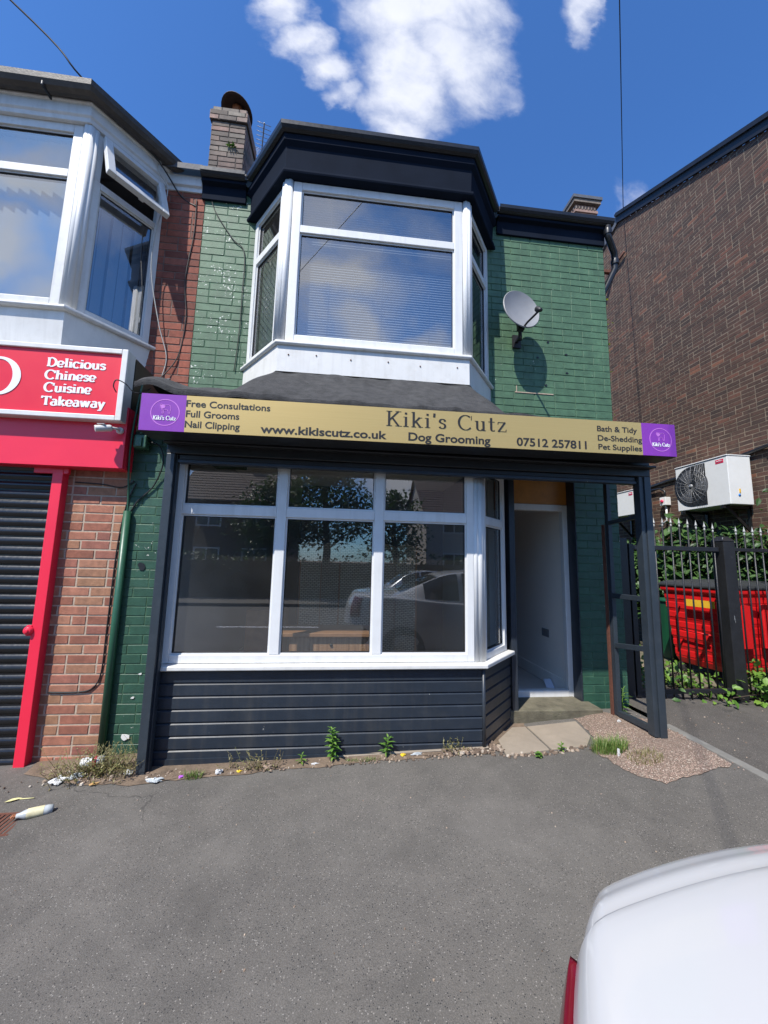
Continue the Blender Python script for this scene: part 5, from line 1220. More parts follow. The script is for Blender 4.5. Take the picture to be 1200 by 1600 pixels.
def tuft(name, label, x, y, rx_2, ry_2, n, h, mat, cat='grass tuft', w=.004):
    t_ = thing(name, label, cat, (x, y, g(x, y))); mb = MB()
    for k in range(n):
        a = R.uniform(0, 6.28); r = math.sqrt(R.random()); px_, py_ = x+rx_2*r*math.cos(a), y+ry_2*r*math.sin(a)
        hh2 = h*R.uniform(.4, 1.1); dx, dy = R.gauss(0, .45)+.3*math.cos(a)*r, R.gauss(0, .45)+.3*math.sin(a)*r
        b = Vector((px_, py_, g(px_, py_)-.003)); m1 = b+Vector((dx*.25, dy*.25, 1)).normalized()*hh2*.6; tp = m1+Vector((dx, dy, .55)).normalized()*hh2*.5
        s_ = Vector((-dy, dx, 0)); s_ = s_.normalized() if s_.length > 1e-4 else Vector((1, 0, 0)); s_ = s_*w*.5
        mb.add([b-s_, b+s_, m1+s_*.8, m1-s_*.8, tp], [(0, 1, 2, 3), (3, 2, 4)])
    mb.build('blades', mat, t_); return t_
tuft('grass_tuft', 'green grass tuft on gravel in front of the doorstep', 2.16, 3.02, .15, .075, 620, .115, GRASS)
tuft('grass_tuft', 'straw coloured grass patch on gravel right of the green tuft', 2.32, 2.85, .13, .10, 260, .06, DRY)
tuft('grass_tuft', 'small green grass tuft under the left end of the cladding', -.98, 3.02, .07, .035, 130, .055, GRASS)
tuft('grass_tuft', 'thin mossy grass fringe between the two upright weeds', .22, 3.11, .13, .02, 150, .03, GRASS)
def stalky(name, label, x, y, rx_2, ry_2, n, h, mat=DRY, leafy=True):
    t_ = thing(name, label, 'weed', (x, y, g(x, y))); mb = MB(); lv = MB()
    for k in range(n):
        px_, py_ = x+R.gauss(0, rx_2*.45), y+R.gauss(0, ry_2*.45); b = Vector((px_, py_, g(px_, py_))); d = Vector((R.gauss((px_-x)*2.2, .35), R.gauss(-.25, .35), 1)).normalized(); hh2 = h*R.uniform(.45, 1.1)
        m1 = b+d*hh2*.55; tp = m1+(d+Vector((R.gauss(0, .35), R.gauss(0, .3), -.15))).normalized()*hh2*.5
        mb.tube([b, m1, tp], [.0016, .0013, .0008], 4)
        for j in range(5 if leafy else 3):
            q = b.lerp(m1, R.random()) if R.random() < .5 else m1.lerp(tp, R.random())
            lv.leaf(q, (R.gauss(0, 1), R.gauss(0, 1), R.gauss(.2, .6)), (0, 0, 1), R.uniform(.010, .028), R.uniform(.005, .011))
    mb.build('stalks', mat, t_); lv.build('leaves', mat, t_); return t_
stalky('dry_weed', 'sprawling dry weed clump at the foot of the green pilaster', -1.66, 3.14, .26, .15, 210, .20)
stalky('dry_weed', 'fine stalky weed at the cladding foot left of the short pale weed', -.52, 3.08, .14, .03, 26, .15)
stalky('dry_weed', 'lone seedy stalk before the cladding near the left shutter post', -.74, 3.10, .02, .02, 6, .17, leafy=False)
stalky('dry_weed', 'wispy stalks at the right corner of the navy cladding', .95, 3.15, .13, .03, 26, .14)
stalky('dry_weed', 'thin seed stalks beside the foot of the left shutter post', -1.42, 3.06, .05, .03, 10, .17)
# rubble and grit, uncountable
mb = MB()
def pebble(mb, x, y, z, s):
    n = 6; a0 = R.random()*6; pts = []
    for k in range(n): a = a0+k*6.283/n; pts.append((x+s*R.uniform(.6, 1.2)*math.cos(a), y+s*R.uniform(.6, 1.2)*math.sin(a)))
    vs = [(px_, py_, z-.003) for px_, py_ in pts]+[(x+(px_-x)*.75, y+(py_-y)*.75, z+s*R.uniform(.4, .7)) for px_, py_ in pts]
    mb.add(vs, [tuple(range(n, 2*n))]+[(i, (i+1) % n, n+(i+1) % n, n+i) for i in range(n)])
for k in range(230):
    x = R.uniform(-1.3, 1.35); y = (3.02+.06*(x+1.3)/2.6)+abs(R.gauss(0, .05)); pebble(mb, x, y, g(x, y)+.008, R.choice([.004, .006, .008, .012]))
for k in range(110):
    x = R.uniform(.85, 1.36); y = 3.12+abs(R.gauss(0, .035))+max(0, x-1.2)*.8*R.random(); pebble(mb, x, y, g(x, y)+.012, R.choice([.008, .012, .018, .028]))
for k in range(160):
    x = R.gauss(-1.62, .2); y = 3.12+R.gauss(0, .06); pebble(mb, x, y, g(x, y)+.008, R.choice([.005, .008, .014]))
for k in range(90):
    x = R.uniform(1.3, 2.1); y = 3.075+(x-1.3)*.03+R.gauss(0, .016); pebble(mb, x, y, g(x, y)+.006, R.choice([.006, .010, .016]))
tag(mb.build('rubble', STONE), kind='stuff')
mb = MB()
for k in range(330):
    x, y = R.uniform(2.0, 2.9), R.uniform(2.6, 3.6)
    if y > 3.05 and x < 2.26: continue
    if x < 2.05+.25*max(0, 2.95-y)*1.4: continue
    pebble(mb, x, y, g(x, y)+.008, R.choice([.003, .004, .005, .006]))
tag(mb.build('gravel', PINKST), kind='stuff')
mb = MB()
for k in range(160):
    x, y = R.uniform(-2.4, 2.8), 1.2+R.random()**.7*1.75; pebble(mb, x, y, g(x, y)+.001, R.choice([.002, .0025, .003, .005]))
for k in range(90):
    x, y = R.uniform(3.0, 5.0), R.uniform(2.4, 4.0); pebble(mb, x, y, g(x, y)-.004, R.choice([.003, .005, .008]))
for k in range(120):
    x, y = R.uniform(3.4, 5.3), R.uniform(4.4, 7.5); pebble(mb, x, y, g(x, y)-.004, R.choice([.01, .02, .03, .05]))
tag(mb.build('grit', STONE), kind='stuff')
mb = MB()
mb.grid(lambda u, v: (3.2+3.1*u, 4.5+4.5*v, g(3.2+3.1*u, 4.5+4.5*v)+.002+.03*math.sin(u*9)*math.sin(v*7)*0), 20, 20)
tag(mb.build('yard_soil', paint('mossy_yard', (.14, .12, .08), .95, .4, 3, bmp=.6, dirt=(.09, .11, .03), dirt_amt=.8)), kind='structure')
mb = MB(); mb.hexa([(1.23, 3.20, .04), (1.235, 3.23, .04), (.0, 3.19, .0), (.0, 3.175, .0), (1.23, 3.16, .075), (1.235, 3.23, .08), (.0, 3.2, .05), (.0, 3.165, .045)])
tag(cut(mb.build('stone_ledge', SLABM, bevel=.006), (.6, 3.18, .02)), 'thin pinkish stone ledge under the navy cladding', 'ledge')

# ------------------------------------------------------------------ litter
def crumple(mb, c, sx, sy, sz, rough=.35, nu=14, nv=8, rot=0.0):
    ph = [R.uniform(0, 6) for _ in range(6)]
    def f(u, v):
        a = u*2*math.pi; b = (v-.5)*math.pi
        k = 1+rough*(.5*math.sin(3*a+ph[0])*math.cos(2*b+ph[1])+.35*math.sin(7*a+ph[2]+3*b)+.25*math.sin(5*b+ph[3]+2*a))
        x, y, z_ = sx*k*math.cos(a)*math.cos(b), sy*k*math.sin(a)*math.cos(b), sz*k*math.sin(b)
        return (c[0]+x*math.cos(rot)-y*math.sin(rot), c[1]+x*math.sin(rot)+y*math.cos(rot), c[2]+max(-sz*.9, z_))
    mb.grid(f, nu, nv, False)
def litter(name, label, cat, x, y, sx, sy, sz, mat, rot=0, rough=.4):
    mb = MB(); z0 = g(x, y)+.006; crumple(mb, (x, y, z0+sz*.75), sx*.85, sy*.85, sz*.85, rough*1.5, 26, 14, rot=rot)
    return tag(cut(mb.build(name, mat), (x, y, z0)), label, cat)
litter('plastic_bag', 'crumpled white plastic at the left of the dry weed clump', 'litter', -1.865, 3.06, .055, .035, .02, WRAPW, .4)
litter('plastic_bag', 'crumpled pale film between the left litter and the white can', 'litter', -1.775, 3.10, .05, .03, .018, WRAPC, .3)
litter('white_rag', 'pale crumpled scrap against the foot of the left shutter post', 'litter', -1.43, 3.08, .03, .02, .02, WRAPW, 0)
litter('clear_wrapper', 'flat clear plastic wrapper right of the left shutter post', 'litter', -1.21, 2.985, .055, .025, .012, WRAPC, .1)
litter('purple_wrapper', 'purple sweet wrapper at the cladding foot', 'litter', -1.05, 3.02, .022, .014, .008, WRAPP, .2)
litter('white_wrapper', 'white crumpled wrapper right of the purple wrapper', 'litter', -.81, 3.045, .028, .018, .016, WRAPW, .5)
litter('yellow_wrapper', 'yellow wrapper right of the white crumpled wrapper', 'litter', -.67, 3.05, .018, .01, .008, WRAPY, .1)
litter('paper_scrap', 'tan crumpled paper at the cladding foot left of the weeds', 'litter', -.47, 3.07, .035, .022, .018, STONE, .3)
litter('white_wrapper', 'small white scrap just left of the tallest weed', 'litter', -.14, 3.095, .028, .012, .006, WRAPW, .2)
litter('yellow_wrapper', 'yellow wrapper right of the smaller leafy weed', 'litter', .53, 3.135, .022, .012, .012, WRAPY, .2)
litter('white_wrapper', 'grey white flat wrapper right of the yellow one by the cladding', 'litter', .64, 3.145, .045, .014, .010, WRAPC, .2)
litter('white_wrapper', 'white torn scrap standing in the green grass tuft', 'litter', 2.17, 2.93, .012, .008, .032, WRAPW, .2)
litter('pink_scrap', 'pale pink scrap on gravel beside the side guard', 'litter', 2.55, 3.42, .018, .012, .012, WRAPW, .2)
litter('leaf_litter', 'dry brown leaf beside the dry weed clump', 'leaf', -1.60, 2.99, .03, .012, .006, WRAPY if False else paint('dead_leaf', (.45, .27, .10), .7, .2, 20), .5)
cn = thing('drinks_can', 'white drinks can with red band lying in the dry weeds', 'can', (-1.70, 3.17, .02)); mb = MB(); ca_ = Vector((.97, .16, .05)); c0_ = Vector((-1.72, 3.17, .062))
mb.lathe([(0, -.075), (.026, -.072), (.032, -.06), (.033, .06), (.026, .072), (0, .075)], c0_, ca_, 20); mb.build('body', WRAPW, cn); mb = MB(); mb.lathe([(.0336, .005), (.0338, .03), (.0336, .032)], c0_, ca_, 20); mb.build('band', WRAPR, cn)
bt = thing('plastic_bottle', 'squashed plastic bottle with yellow label lying by the drain', 'bottle', (-1.78, 2.71, 0)); mb = MB()
bd = Vector((.93, .36, 0)).normalized(); bc_ = Vector((-1.765, 2.715, g(-1.76, 2.71)+.020))
mb.lathe([(0, -.085), (.012, -.085), (.014, -.07), (.024, -.045), (.026, .06), (.022, .085), (0, .088)], bc_, bd, 18); mb.build('body', WRAPC, bt)
mb = MB(); mb.lathe([(.0265, -.035), (.0272, .0), (.0268, .045)], bc_, bd, 18); mb.build('label', paint('pale_label', (.6, .55, .35), .5, .3, 30), bt)
mb = MB(); crumple(mb, bc_-bd*.095, .014, .014, .01, .4); mb.build('crushed_end', CLAY, bt)
dr = thing('drain_cover', 'rusty iron drain cover in the pavement at the far left', 'drain', (-1.90, 2.66, 0)); mb = MB(); dz_ = g(-1.9, 2.66)+.002
for k in range(9): mb.box(-2.05+k*.028, -2.05+k*.028+.016, 2.57, 2.75, dz_-.01, dz_+.003)
mb.box(-2.06, -1.79, 2.555, 2.57, dz_-.01, dz_+.004); mb.box(-2.06, -1.79, 2.75, 2.765, dz_-.01, dz_+.004); mb.build('grating', RUST, dr)
mb = MB(); mb.leaf((-2.06, 2.88, g(-2.06, 2.88)+.006), (.8, .3, .1), (0, 0, 1), .09, .03, .2, .1); mb.tube([(-2.0, 2.905, g(-2, 2.9)+.005), (-1.90, 2.90, g(-1.9, 2.9)+.006)], .003, 5)
tag(cut(mb.build('fallen_leaf', paint('yellow_leaf', (.62, .58, .28), .6, .15, 20)), (-2.0, 2.9, g(-2, 2.9))), 'yellow fallen leaf on a stalk on the pavement at far left', 'leaf')
# ------------------------------------------------------------------ things inside the shop
fs_ = thing('folding_screen', 'beige woven folding screen inside the shop', 'screen', (.25, 5.0, .166))
xs_ = [-.50+.245*k for k in range(7)]
for k in range(6):
    y0, y1 = (4.95, 5.05) if k % 2 == 0 else (5.05, 4.95); mb = MB()
    def pf(u, v):
        x = xs_[k]+.238*u; return (x, y0+(y1-y0)*u, .32+(1.40+.045*math.sin(u*math.pi))*v)
    mb.grid(pf, 10, 2, False); b = mb; 
    o = mb.build('panel', WEAVE, fs_); sol = o.modifiers.new('thick', 'SOLIDIFY'); sol.thickness = .02
mb = MB()
for k in range(7): yy = 4.95 if k % 2 == 0 else 5.05; mb.box(xs_[k]-.012, xs_[k]+.012, yy-.014, yy+.014, .166, 1.735)
mb.build('hinge_post', OAK, fs_)
dk = thing('counter_desk', 'wood effect reception counter inside the shop window', 'counter', (-.1, 3.7, .166))
mb = MB(); mb.box(-.50, .30, 3.46, 3.92, .873, .905); mb.build('counter_top', OAK, dk, bevel=.004); mb = MB(); mb.box(-.42, .285, 3.50, 3.88, .166, .8725); mb.build('front_panel', STRIPEW, dk); mb = MB(); mb.lathe([(0, .01), (.012, .01), (.014, 0)], (-.06, 3.499, .80), (0, -1, 0), 12); mb.build('knob', DARKP, dk)
mb = MB(); mb.prism([(2.35, 4.30, .166), (2.44, 4.28, .166), (2.44, 4.36, .24), (2.36, 4.37, .235)], (0, .01, .004)); tag(cut(mb.build('paper_sheet', PAPERB), (2.4, 4.3, .166)), 'pale blue folded paper on floor just inside the doorway', 'paper')
bx = MB(); bx.box(-1.05, -.62, 4.6, 4.95, .166, .95); tag(cut(bx.build('storage_cabinet', OAK, bevel=.006), (-.8, 4.8, .166)), 'plain wooden cabinet inside the shop at left', 'cabinet')

# ------------------------------------------------------------------ cables
def cable(name, label, pts, r=.006, mat=CABLE, n=40, sag=0):
    P = [Vector(p_) for p_ in pts]; out = []
    for i in range(len(P)-1):
        a0 = P[max(i-1, 0)]; a1 = P[i]; a2 = P[i+1]; a3 = P[min(i+2, len(P)-1)]
        for k in range(8):
            s_ = k/8; out.append(.5*((2*a1)+(-a0+a2)*s_+(2*a0-5*a1+4*a2-a3)*s_*s_+(-a0+3*a1-3*a2+a3)*s_**3))
    out.append(P[-1]); mb = MB(); mb.tube(out, r, 6); o = mb.build(name, mat); return tag(cut(o, P[0]), label, 'cable')
cable('overhead_cable', 'black overhead cable running down to the takeaway gutter corner', [(-11.0, .2, 10.4), (-4.9, 1.9, 7.1), (-2.71, 2.75, 5.79), (-2.26, 2.93, 5.42), (-1.90, 3.40, 5.30), (-1.72, 3.585, 5.10), (-1.56, 3.588, 5.0)], .007)
cable('overhead_cable', 'thin dark overhead cable rising from the brick gable', [(6.24, 7.30, 9.85), (4.905, 5.65, 9.605), (3.57, 4.0, 9.36), (.33, 0, 8.76), (-3.7, -5, 8.0)], .008)
cable('wall_cable', 'black cable down the old red brick beside the takeaway bay', [(-1.565, 3.587, 5.08), (-1.56, 3.588, 4.7), (-1.60, 3.588, 4.2), (-1.56, 3.588, 3.8), (-1.60, 3.587, 3.4), (-1.72, 3.50, 3.10), (-1.60, 3.1, 2.80)], .005)['up'] = 1
cable('wall_cable', 'thin black cable zigzagging down the flaking green wall', [(-1.44, 3.588, 5.30), (-1.40, 3.586, 5.02), (-1.20, 3.586, 4.70), (-1.07, 3.586, 4.55), (-1.06, 3.586, 4.1), (-1.06, 3.586, 3.7), (-1.08, 3.586, 3.3)], .0045)['up'] = 1
cable('wall_cable', 'pale grey cable hanging from the gutter joint past the open vent', [(-1.86, 3.46, 5.40), (-1.87, 3.45, 5.20), (-1.80, 3.50, 5.05), (-1.84, 3.46, 4.6), (-1.87, 3.50, 4.2), (-1.78, 3.55, 3.7), (-1.70, 3.587, 3.4), (-1.72, 3.587, 3.2)], .005, CABLEW)['up'] = 1
cable('wall_cable', 'black cable pair down the pale brick pilaster bending left low', [(-1.74, 3.385, 2.14), (-1.80, 3.388, 1.95), (-1.835, 3.388, 1.6), (-1.845, 3.388, 1.0), (-1.85, 3.388, .62), (-1.90, 3.388, .50), (-2.0, 3.388, .47), (-2.22, 3.388, .47)], .0055)
cable('wall_cable', 'black cable across the top of the pale brick pilaster', [(-2.22, 3.388, 2.13), (-2.0, 3.388, 2.12), (-1.85, 3.388, 2.10), (-1.76, 3.386, 2.16)], .005)
cable('wall_cable', 'dark cable hanging from the junction box into the green pipe', [(-1.73, 3.30, 3.0), (-1.76, 3.29, 2.6), (-1.775, 3.31, 2.3), (-1.776, 3.36, 2.0), (-1.776, 3.365, 1.88)], .008, PIPEG)
cable('wall_cable', 'black loop of cable right of the junction box', [(-1.66, 3.36, 2.50), (-1.57, 3.36, 2.46), (-1.53, 3.36, 2.32), (-1.60, 3.38, 2.12), (-1.72, 3.385, 1.98), (-1.80, 3.386, 1.80)], .006)
cable('wall_cable', 'black loop of cable before the gap between the two signs', [(-1.60, 2.735, 2.66), (-1.615, 2.72, 2.70), (-1.60, 2.72, 2.745), (-1.55, 2.74, 2.73), (-1.50, 2.76, 2.68), (-1.45, 2.79, 2.69)], .004)
mb = MB(); mb.hexa([(-1.74, 3.25, 2.98), (-1.60, 3.35, 3.02), (-1.60, 3.5, 3.14), (-1.76, 3.5, 3.10), (-1.74, 3.24, 2.985), (-1.60, 3.34, 3.025), (-1.60, 3.5, 3.145), (-1.76, 3.5, 3.105)])
tag(cut(mb.build('lead_flap', LEAD), (-1.7, 3.4, 3.0)), 'loose grey lead flap below the corner of the takeaway bay', 'flashing')['up'] = 1

# ------------------------------------------------------------------ cars
def tabi(x, tab):
    if x <= tab[0][0]: return tab[0][1]
    for i, ((a, va), (b, vb)) in enumerate(zip(tab, tab[1:])):
        if x <= b:
            k = (x-a)/(b-a)
            m0 = (vb-tab[i-1][1])/(b-tab[i-1][0]) if i > 0 else (vb-va)/(b-a)
            m1 = (tab[i+2][1]-va)/(tab[i+2][0]-a) if i+2 < len(tab) else (vb-va)/(b-a)
            h = b-a; k2, k3 = k*k, k*k*k
            return (2*k3-3*k2+1)*va+(k3-2*k2+k)*h*m0+(-2*k3+3*k2)*vb+(k3-k2)*h*m1
    return tab[-1][1]
ZT = [(0, .60), (.010, .78), (.045, .93), (.11, 1.04), (.16, 1.073), (.35, 1.085), (.62, 1.09), (.80, 1.10), (1.15, 1.22), (1.55, 1.39), (1.95, 1.445), (2.5, 1.45), (2.9, 1.37), (3.35, 1.12), (3.55, .99), (3.9, .93), (4.3, .83), (4.52, .68), (4.6, .5)]
ZS = [(0, .60), (.010, .78), (.045, .92), (.11, 1.01), (.15, 1.03), (.2, 1.037), (.7, 1.04), (1.5, .98), (3.2, .92), (3.9, .86), (4.35, .75), (4.6, .5)]
HW = [(0, .80), (.25, .845), (.8, .885), (1.6, .905), (3.2, .90), (4.1, .86), (4.6, .72)]
RB = [(0, .30), (.2, .24), (4.3, .22), (4.6, .28)]
def car_pt(x, t, off=0.0):
    """x 0..4.6 from the tail, t 0..1 from sill to centre line (left half)"""
    hw, zs, zt, zb = tabi(x, HW), tabi(x, ZS), tabi(x, ZT), tabi(x, RB)
    cab = max(0, min(1, (x-.75)/.35))*max(0, min(1, (3.5-x)/.45))
    P = [(.90, zb), (.985, zb+.10), (1.0, zb+.38*(zs-zb)), (.995, zb+.72*(zs-zb)), (.965, zs-.035), (.93-.02*(1-cab), zs+.006), (.90-.04*(1-cab), zs+.016),
         (.80*(1-cab)+.70*cab, zs+(zt-zs)*(.55*(1-cab)+.86*cab)), (.50*(1-cab)+.52*cab, zs+(zt-zs)*(.88*(1-cab)+.975*cab)), (0, zt)]
    n = len(P)-1; f = t*n; i = min(int(f), n-1); k = f-i
    p0, p1, p2, p3 = P[max(i-1, 0)], P[i], P[i+1], P[min(i+2, n)]
    cr = lambda a, b, c, d: .5*((2*b)+(-a+c)*k+(2*a-5*b+4*c-d)*k*k+(-a+3*b-3*c+d)*k**3)
    yn, z = cr(p0[0], p1[0], p2[0], p3[0]), cr(p0[1], p1[1], p2[1], p3[1])
    bend = .42*abs(yn)**3.0*math.exp(-x/.45) - .30*abs(yn)**2.4*math.exp(-(4.6-x)/.5)
    return Vector((x+bend, yn*hw, z))
XS = sorted(set([.006*k for k in range(16)]+[.096+.02*k for k in range(5)]+[.2+.04*k for k in range(110)]+[4.55, 4.58, 4.6]))
def car_patch(mb, xs, ts, side, off):
    V = []
    for t_ in ts:
        for x in xs:
            p_ = car_pt(x, t_); q = car_pt(min(4.6, x+.01), t_); r_ = car_pt(x, min(1, t_+.01)) if t_ < .99 else car_pt(x, t_)+Vector((0, -.01, 0))
            nn = (q-p_).cross(r_-p_); nn = nn.normalized() if nn.length > 1e-9 else Vector((0, 0, 1))
            if abs(nn.x) > .45 and (x < .12 or x > 4.4):
                if (nn.x > 0) == (x < 2.3): nn = -nn
            elif nn.z < -.3 or (nn.y < 0 and abs(nn.z) < .3): nn = -nn
            p_ = p_+nn*off; V.append((p_.x, p_.y*side, p_.z))
    n = len(xs); fs = [(j*n+i, j*n+i+1, (j+1)*n+i+1, (j+1)*n+i) for j in range(len(ts)-1) for i in range(n-1)]
    mb.smooth = True; mb.add(V, fs); mb.smooth = False
def seq(a, b, n): return [a+(b-a)*k/n for k in range(n+1)]
def make_car(label, paintm, X, Y, Z, rot):
    root = thing('parked_car', label, 'car', (0, 0, 0), 'parked cars')
    mb = MB(); T = seq(0, 1, 54)
    for s_ in (1, -1): car_patch(mb, XS, T, s_, 0)
    mb.build('body', paintm, root)
    mb = MB(); mb.box(.3, 4.3, -.75, .75, .16, .30); mb.build('underbody', TYRE, root)
    for s_ in (1, -1):
        for (a, b) in ((1.22, 1.75), (1.82, 2.55), (2.61, 3.12)): mb = MB(); car_patch(mb, seq(a, b, 10), seq(.675, .80, 6), s_, .004); mb.build('side_window', CARG, root)
    mb = MB()
    for s_ in (1, -1): car_patch(mb, seq(.86, 1.45, 8), seq(.83, 1, 8), s_, .004)
    mb.build('rear_window', CARG, root)
    mb = MB()
    for s_ in (1, -1): car_patch(mb, seq(2.80, 3.42, 8), seq(.83, 1, 8), s_, .004)
    mb.build('windscreen', CARG, root)
    for s_ in (1, -1):
        mb = MB(); car_patch(mb, [.006, .012, .02, .03, .042, .055, .068, .08, .09, .098], seq(.665, .84, 14), s_, .003); tl_ = mb.build('tail_lamp', TAIL, root); so_ = tl_.modifiers.new('thick', 'SOLIDIFY'); so_.thickness = .018; so_.offset = 0
        mb = MB(); car_patch(mb, seq(4.28, 4.56, 8), seq(.40, .52, 6), s_, .004); mb.build('headlight', HEAD, root)
    # boot lid: shut line as a thin dark gap beside a lid standing just proud
    mb = MB()
    for s_ in (1, -1): car_patch(mb, [.10, .106, .113, .12, .13, .14, .155, .17]+seq(.2, .68, 12), seq(.70, 1, 14), s_, .0035)
    mb.build('boot_lid', paintm, root)
    mb = MB()
    for s_ in (1, -1):
        for i, x in enumerate([.055, .075, .1, .14, .2, .3, .4, .5, .6, .68]):
            pass
        pts = [car_pt(x, .692)+Vector((0, 0, .001)) for x in [.10, .11, .12, .14, .17]+seq(.2, .68, 12)]
        mb.tube([(p_.x, p_.y*s_, p_.z) for p_ in pts], .0030, 5)
    mb.build('shut_line', ALU, root)
    for s_ in (1, -1):
        for x in (1.95, 2.75): p_ = car_pt(x, .38, 0); mb = MB(); mb.box(p_.x-.09, p_.x+.09, min(p_.y*s_, p_.y*s_+.02*s_), max(p_.y*s_, p_.y*s_+.02*s_), p_.z-.015, p_.z+.015); mb.build('door_handle', paintm, root, bevel=.008)
        for x in (.92, 3.68):
            mb = MB(); mb.lathe([(.19, -.1), (.30, -.1), (.325, -.08), (.325, .08), (.30, .10), (.19, .09)], (x, s_*.80, .325-.0), (0, s_, 0), 30); w_ = mb.build('wheel', TYRE, root)
            mb = MB(); mb.lathe([(.195, .085), (.20, .06), (.06, .07), (.03, .09), (0, .092)], (x, s_*.80, .325), (0, s_, 0), 30)
            for k in range(5):
                a = k*1.2566; mb.obox((x, s_*.80, .325), (math.cos(a), 0, math.sin(a)), (-math.sin(a), 0, math.cos(a)), (0, s_, 0), .02, .195, -.025, .025, .07, .098)
            mb.build('rim', RIM, w_)
    root.location = (X, Y, Z); root.rotation_euler = (0, 0, rot)
    return root
make_car('white saloon car parked close by with its boot lid facing the shop', CARP, .086, -.152, -.03, .07)
make_car('silver car parked across the road seen mirrored in the shop window', CARS, 4.9, -5.4, -.16, math.pi)

# ------------------------------------------------------------------ across the road (what the windows mirror)
def house(label, x0, x1, y, zE, zR, roofm, wallm):
    h_ = thing('opposite_house', label, 'house', ((x0+x1)/2, y, 0), 'houses across the road'); mb = MB(); d = 7
    mb.box(x0, x1, y-d, y, -.2, zE); mb.prism([(x0, y, zE), (x0, y-d, zE), (x0, y-d/2, zR)], (.2, 0, 0)); mb.prism([(x1-.2, y, zE), (x1-.2, y-d, zE), (x1-.2, y-d/2, zR)], (.2, 0, 0)); mb.build('wall', wallm, h_)
    mb = MB(); s_ = (zR-zE)/(d/2); n = 16
    for k in range(n):
        f0, f1 = k/n, (k+1)/n; ya, yb = y+.3-(d/2+.3)*f0, y+.3-(d/2+.3)*f1; za, zb2 = zE-.3*s_+(zR-zE+.3*s_)*f0, zE-.3*s_+(zR-zE+.3*s_)*f1
        mb.hexa([(x0-.2, ya, za-.02), (x1+.2, ya, za-.02), (x1+.2, yb, zb2-.03), (x0-.2, yb, zb2-.03), (x0-.2, ya, za+.06), (x1+.2, ya, za+.06), (x1+.2, yb, zb2+.03), (x0-.2, yb, zb2+.03)])
    mb.hexa([(x0-.2, y-d/2, zR), (x1+.2, y-d/2, zR), (x1+.2, y-d-.3, zE-.3*s_), (x0-.2, y-d-.3, zE-.3*s_), (x0-.2, y-d/2, zR+.06), (x1+.2, y-d/2, zR+.06), (x1+.2, y-d-.3, zE-.3*s_+.06), (x0-.2, y-d-.3, zE-.3*s_+.06)])
    mb.build('roof', roofm, h_)
    for wx in (x0+1.0, x1-2.4):
        for wz in (.9, 3.3):
            mb = MB(); mb.box(wx, wx+1.4, y, y+.06, wz, wz+.08); mb.box(wx, wx+1.4, y, y+.06, wz+1.15, wz+1.23)
            for k in range(3): mb.box(wx+k*.66, wx+k*.66+.08, y, y+.06, wz+.081, wz+1.149)
            wf = mb.build('window', UPVC, h_); mb = MB(); mb.box(wx+.02, wx+1.38, y+.005, y+.02, wz+.05, wz+1.18); mb.build('pane', CARG, wf)
    mb = MB(); mb.box((x0+x1)/2-.4, (x0+x1)/2+.4, y-d/2-.3, y-d/2+.3, zR-.5, zR+1.0); mb.build('chimney', DARKB, h_)
house('brown tiled brick house across the road, mirrored at the left of the shop window', -9.2, -3.2, -16, 5.0, 7.9, TILE, DARKB)
house('grey tiled rendered house across the road, mirrored at the right of the shop window', 5.0, 12.5, -16, 4.6, 7.4, TILE, RENDERM)
def tree(label, x, y, h, r, n=2600):
    t_ = thing('tree', label, 'tree', (x, y, 0), 'trees across the road'); mb = MB(); mb.tube([(x, y, -.1), (x+.1, y, h*.3), (x-.1, y+.1, h*.6), (x, y, h*.9)], [.22, .18, .11, .03], 8)
    for k in range(9):
        a = k*2.4; z0 = h*(.3+.06*k); mb.tube([(x, y, z0), (x+math.cos(a)*r*.4, y+math.sin(a)*r*.4, z0+h*.12), (x+math.cos(a)*r*.8, y+math.sin(a)*r*.8, z0+h*.18)], [.07, .05, .015], 6)
    mb.build('trunk', BARK, t_); mb = MB()
    for k in range(n//11):
        a, b = R.uniform(0, 6.28), R.uniform(-.9, 1.5); rr = r*R.uniform(.45, 1.0); c_ = Vector((x+rr*math.cos(a)*math.cos(b), y+rr*math.sin(a)*math.cos(b), h*.62+h*.36*math.sin(b)*R.uniform(.6, 1)))
        for j in range(22):
            p_ = c_+Vector((R.gauss(0, .32), R.gauss(0, .32), R.gauss(0, .26))); mb.leaf(p_, (R.gauss(0, 1), R.gauss(0, 1), R.gauss(-.2, .6)), (R.gauss(0, 1), R.gauss(0, 1), 1), R.uniform(.14, .26), R.uniform(.08, .15))
    mb.build('crown', LEAFT, t_)
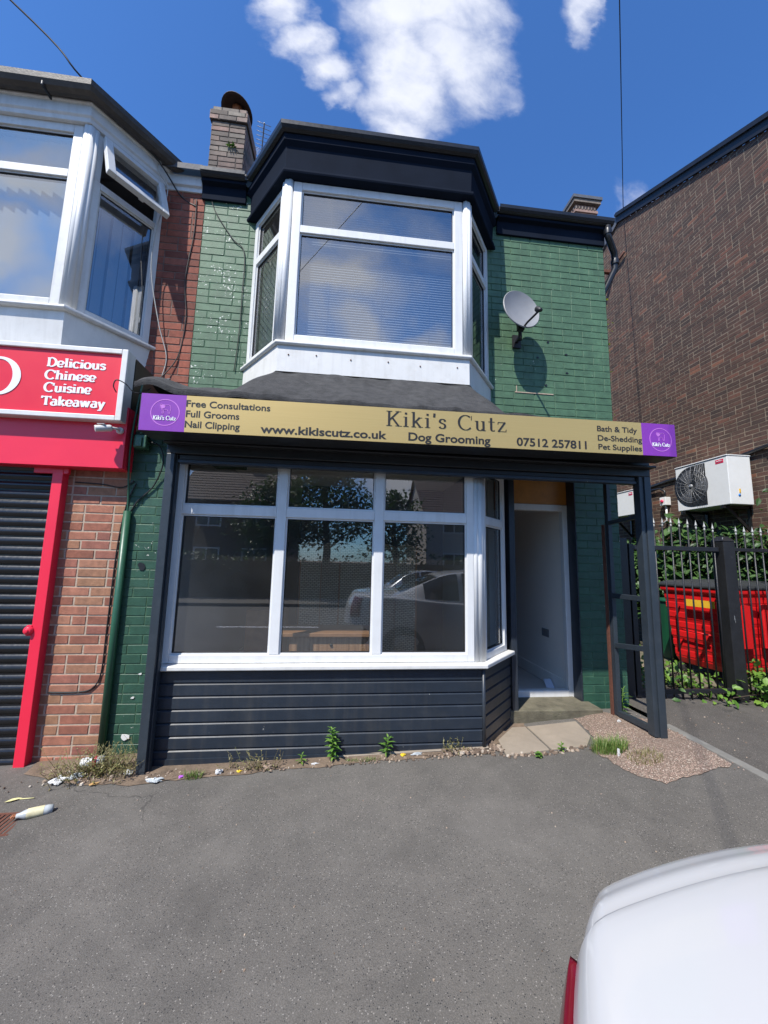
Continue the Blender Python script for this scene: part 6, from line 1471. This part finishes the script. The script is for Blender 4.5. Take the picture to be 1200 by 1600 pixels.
tree('broad tree across the road, mirrored in the middle of the shop window', -.8, -12.5, 6.6, 2.3)
tree('smaller tree across the road between the middle tree and rendered house', 2.7, -13.0, 5.0, 1.5, 1500)
tree('tree across the road in front of the brown tiled house', -3.4, -13.5, 5.6, 1.9, 1800)
hd = thing('hedge', 'long dark garden hedge across the road', 'hedge', (0, -10.8, 0)); mb = MB()
for k in range(6500):
    x = R.uniform(-16, 16); y = -10.8+R.uniform(-.5, .5); z_ = R.uniform(0, 1.75+.12*math.sin(x*1.7)); mb.leaf((x, y, z_), (R.gauss(0, 1), R.gauss(.3, 1), R.gauss(0, .5)), (0, 0, 1), R.uniform(.14, .24), R.uniform(.09, .15))
mb.build('foliage', LEAFT, hd); mb = MB(); mb.box(-16, 16, -11.1, -10.5, -.1, 1.45); mb.build('inner_growth', BARK, hd)

# upper storeys stand a little further back than the shopfronts
LOWER = {'door_pier', 'pilaster', 'shop_window', 'window_sill', 'cladding', 'cladding_trim', 'base_brickwork', 'door_frame', 'plywood_transom', 'door_surround', 'doorstep',
         'interior_wall', 'interior_floor', 'skirting_board', 'wall_socket', 'partition', 'side_wall', 'ceiling', 'dark_partition', 'felt_roof', 'shopfront_canopy', 'red_fascia', 'fascia_backing', 'red_post', 'shutter_lock', 'roller_shutter', 'paint_scar'}
CP = Vector((0, 0, CAMH))
def push_back(o, org):
    if o.type == 'MESH':
        for v in o.data.vertices: v.co = CP+(v.co+org-CP)*KU-org
    for c in o.children: push_back(c, org)
for th in (shop, tk):
    for c in list(th.children):
        nm = c.name.split('.')[0]
        if nm in LOWER or (nm == 'bay_corner_post' and min(v.co.z for v in c.data.vertices) < 2): continue
        push_back(c, Vector(th.location))
for o in list(COL.objects):
    nm = o.name.split('.')[0]
    if o.parent is None and (nm in ('satellite_dish', 'ivy', 'chimney', 'tv_aerial') or (nm in ('wall_cable', 'lead_flap') and o.get('up', 0)) or (nm == 'overhead_cable' and 'takeaway' in o['label'])):
        push_back(o, Vector(o.location))
bpy.context.view_layer.update()
for o in COL.objects:
    if 'up' in o: del o['up']
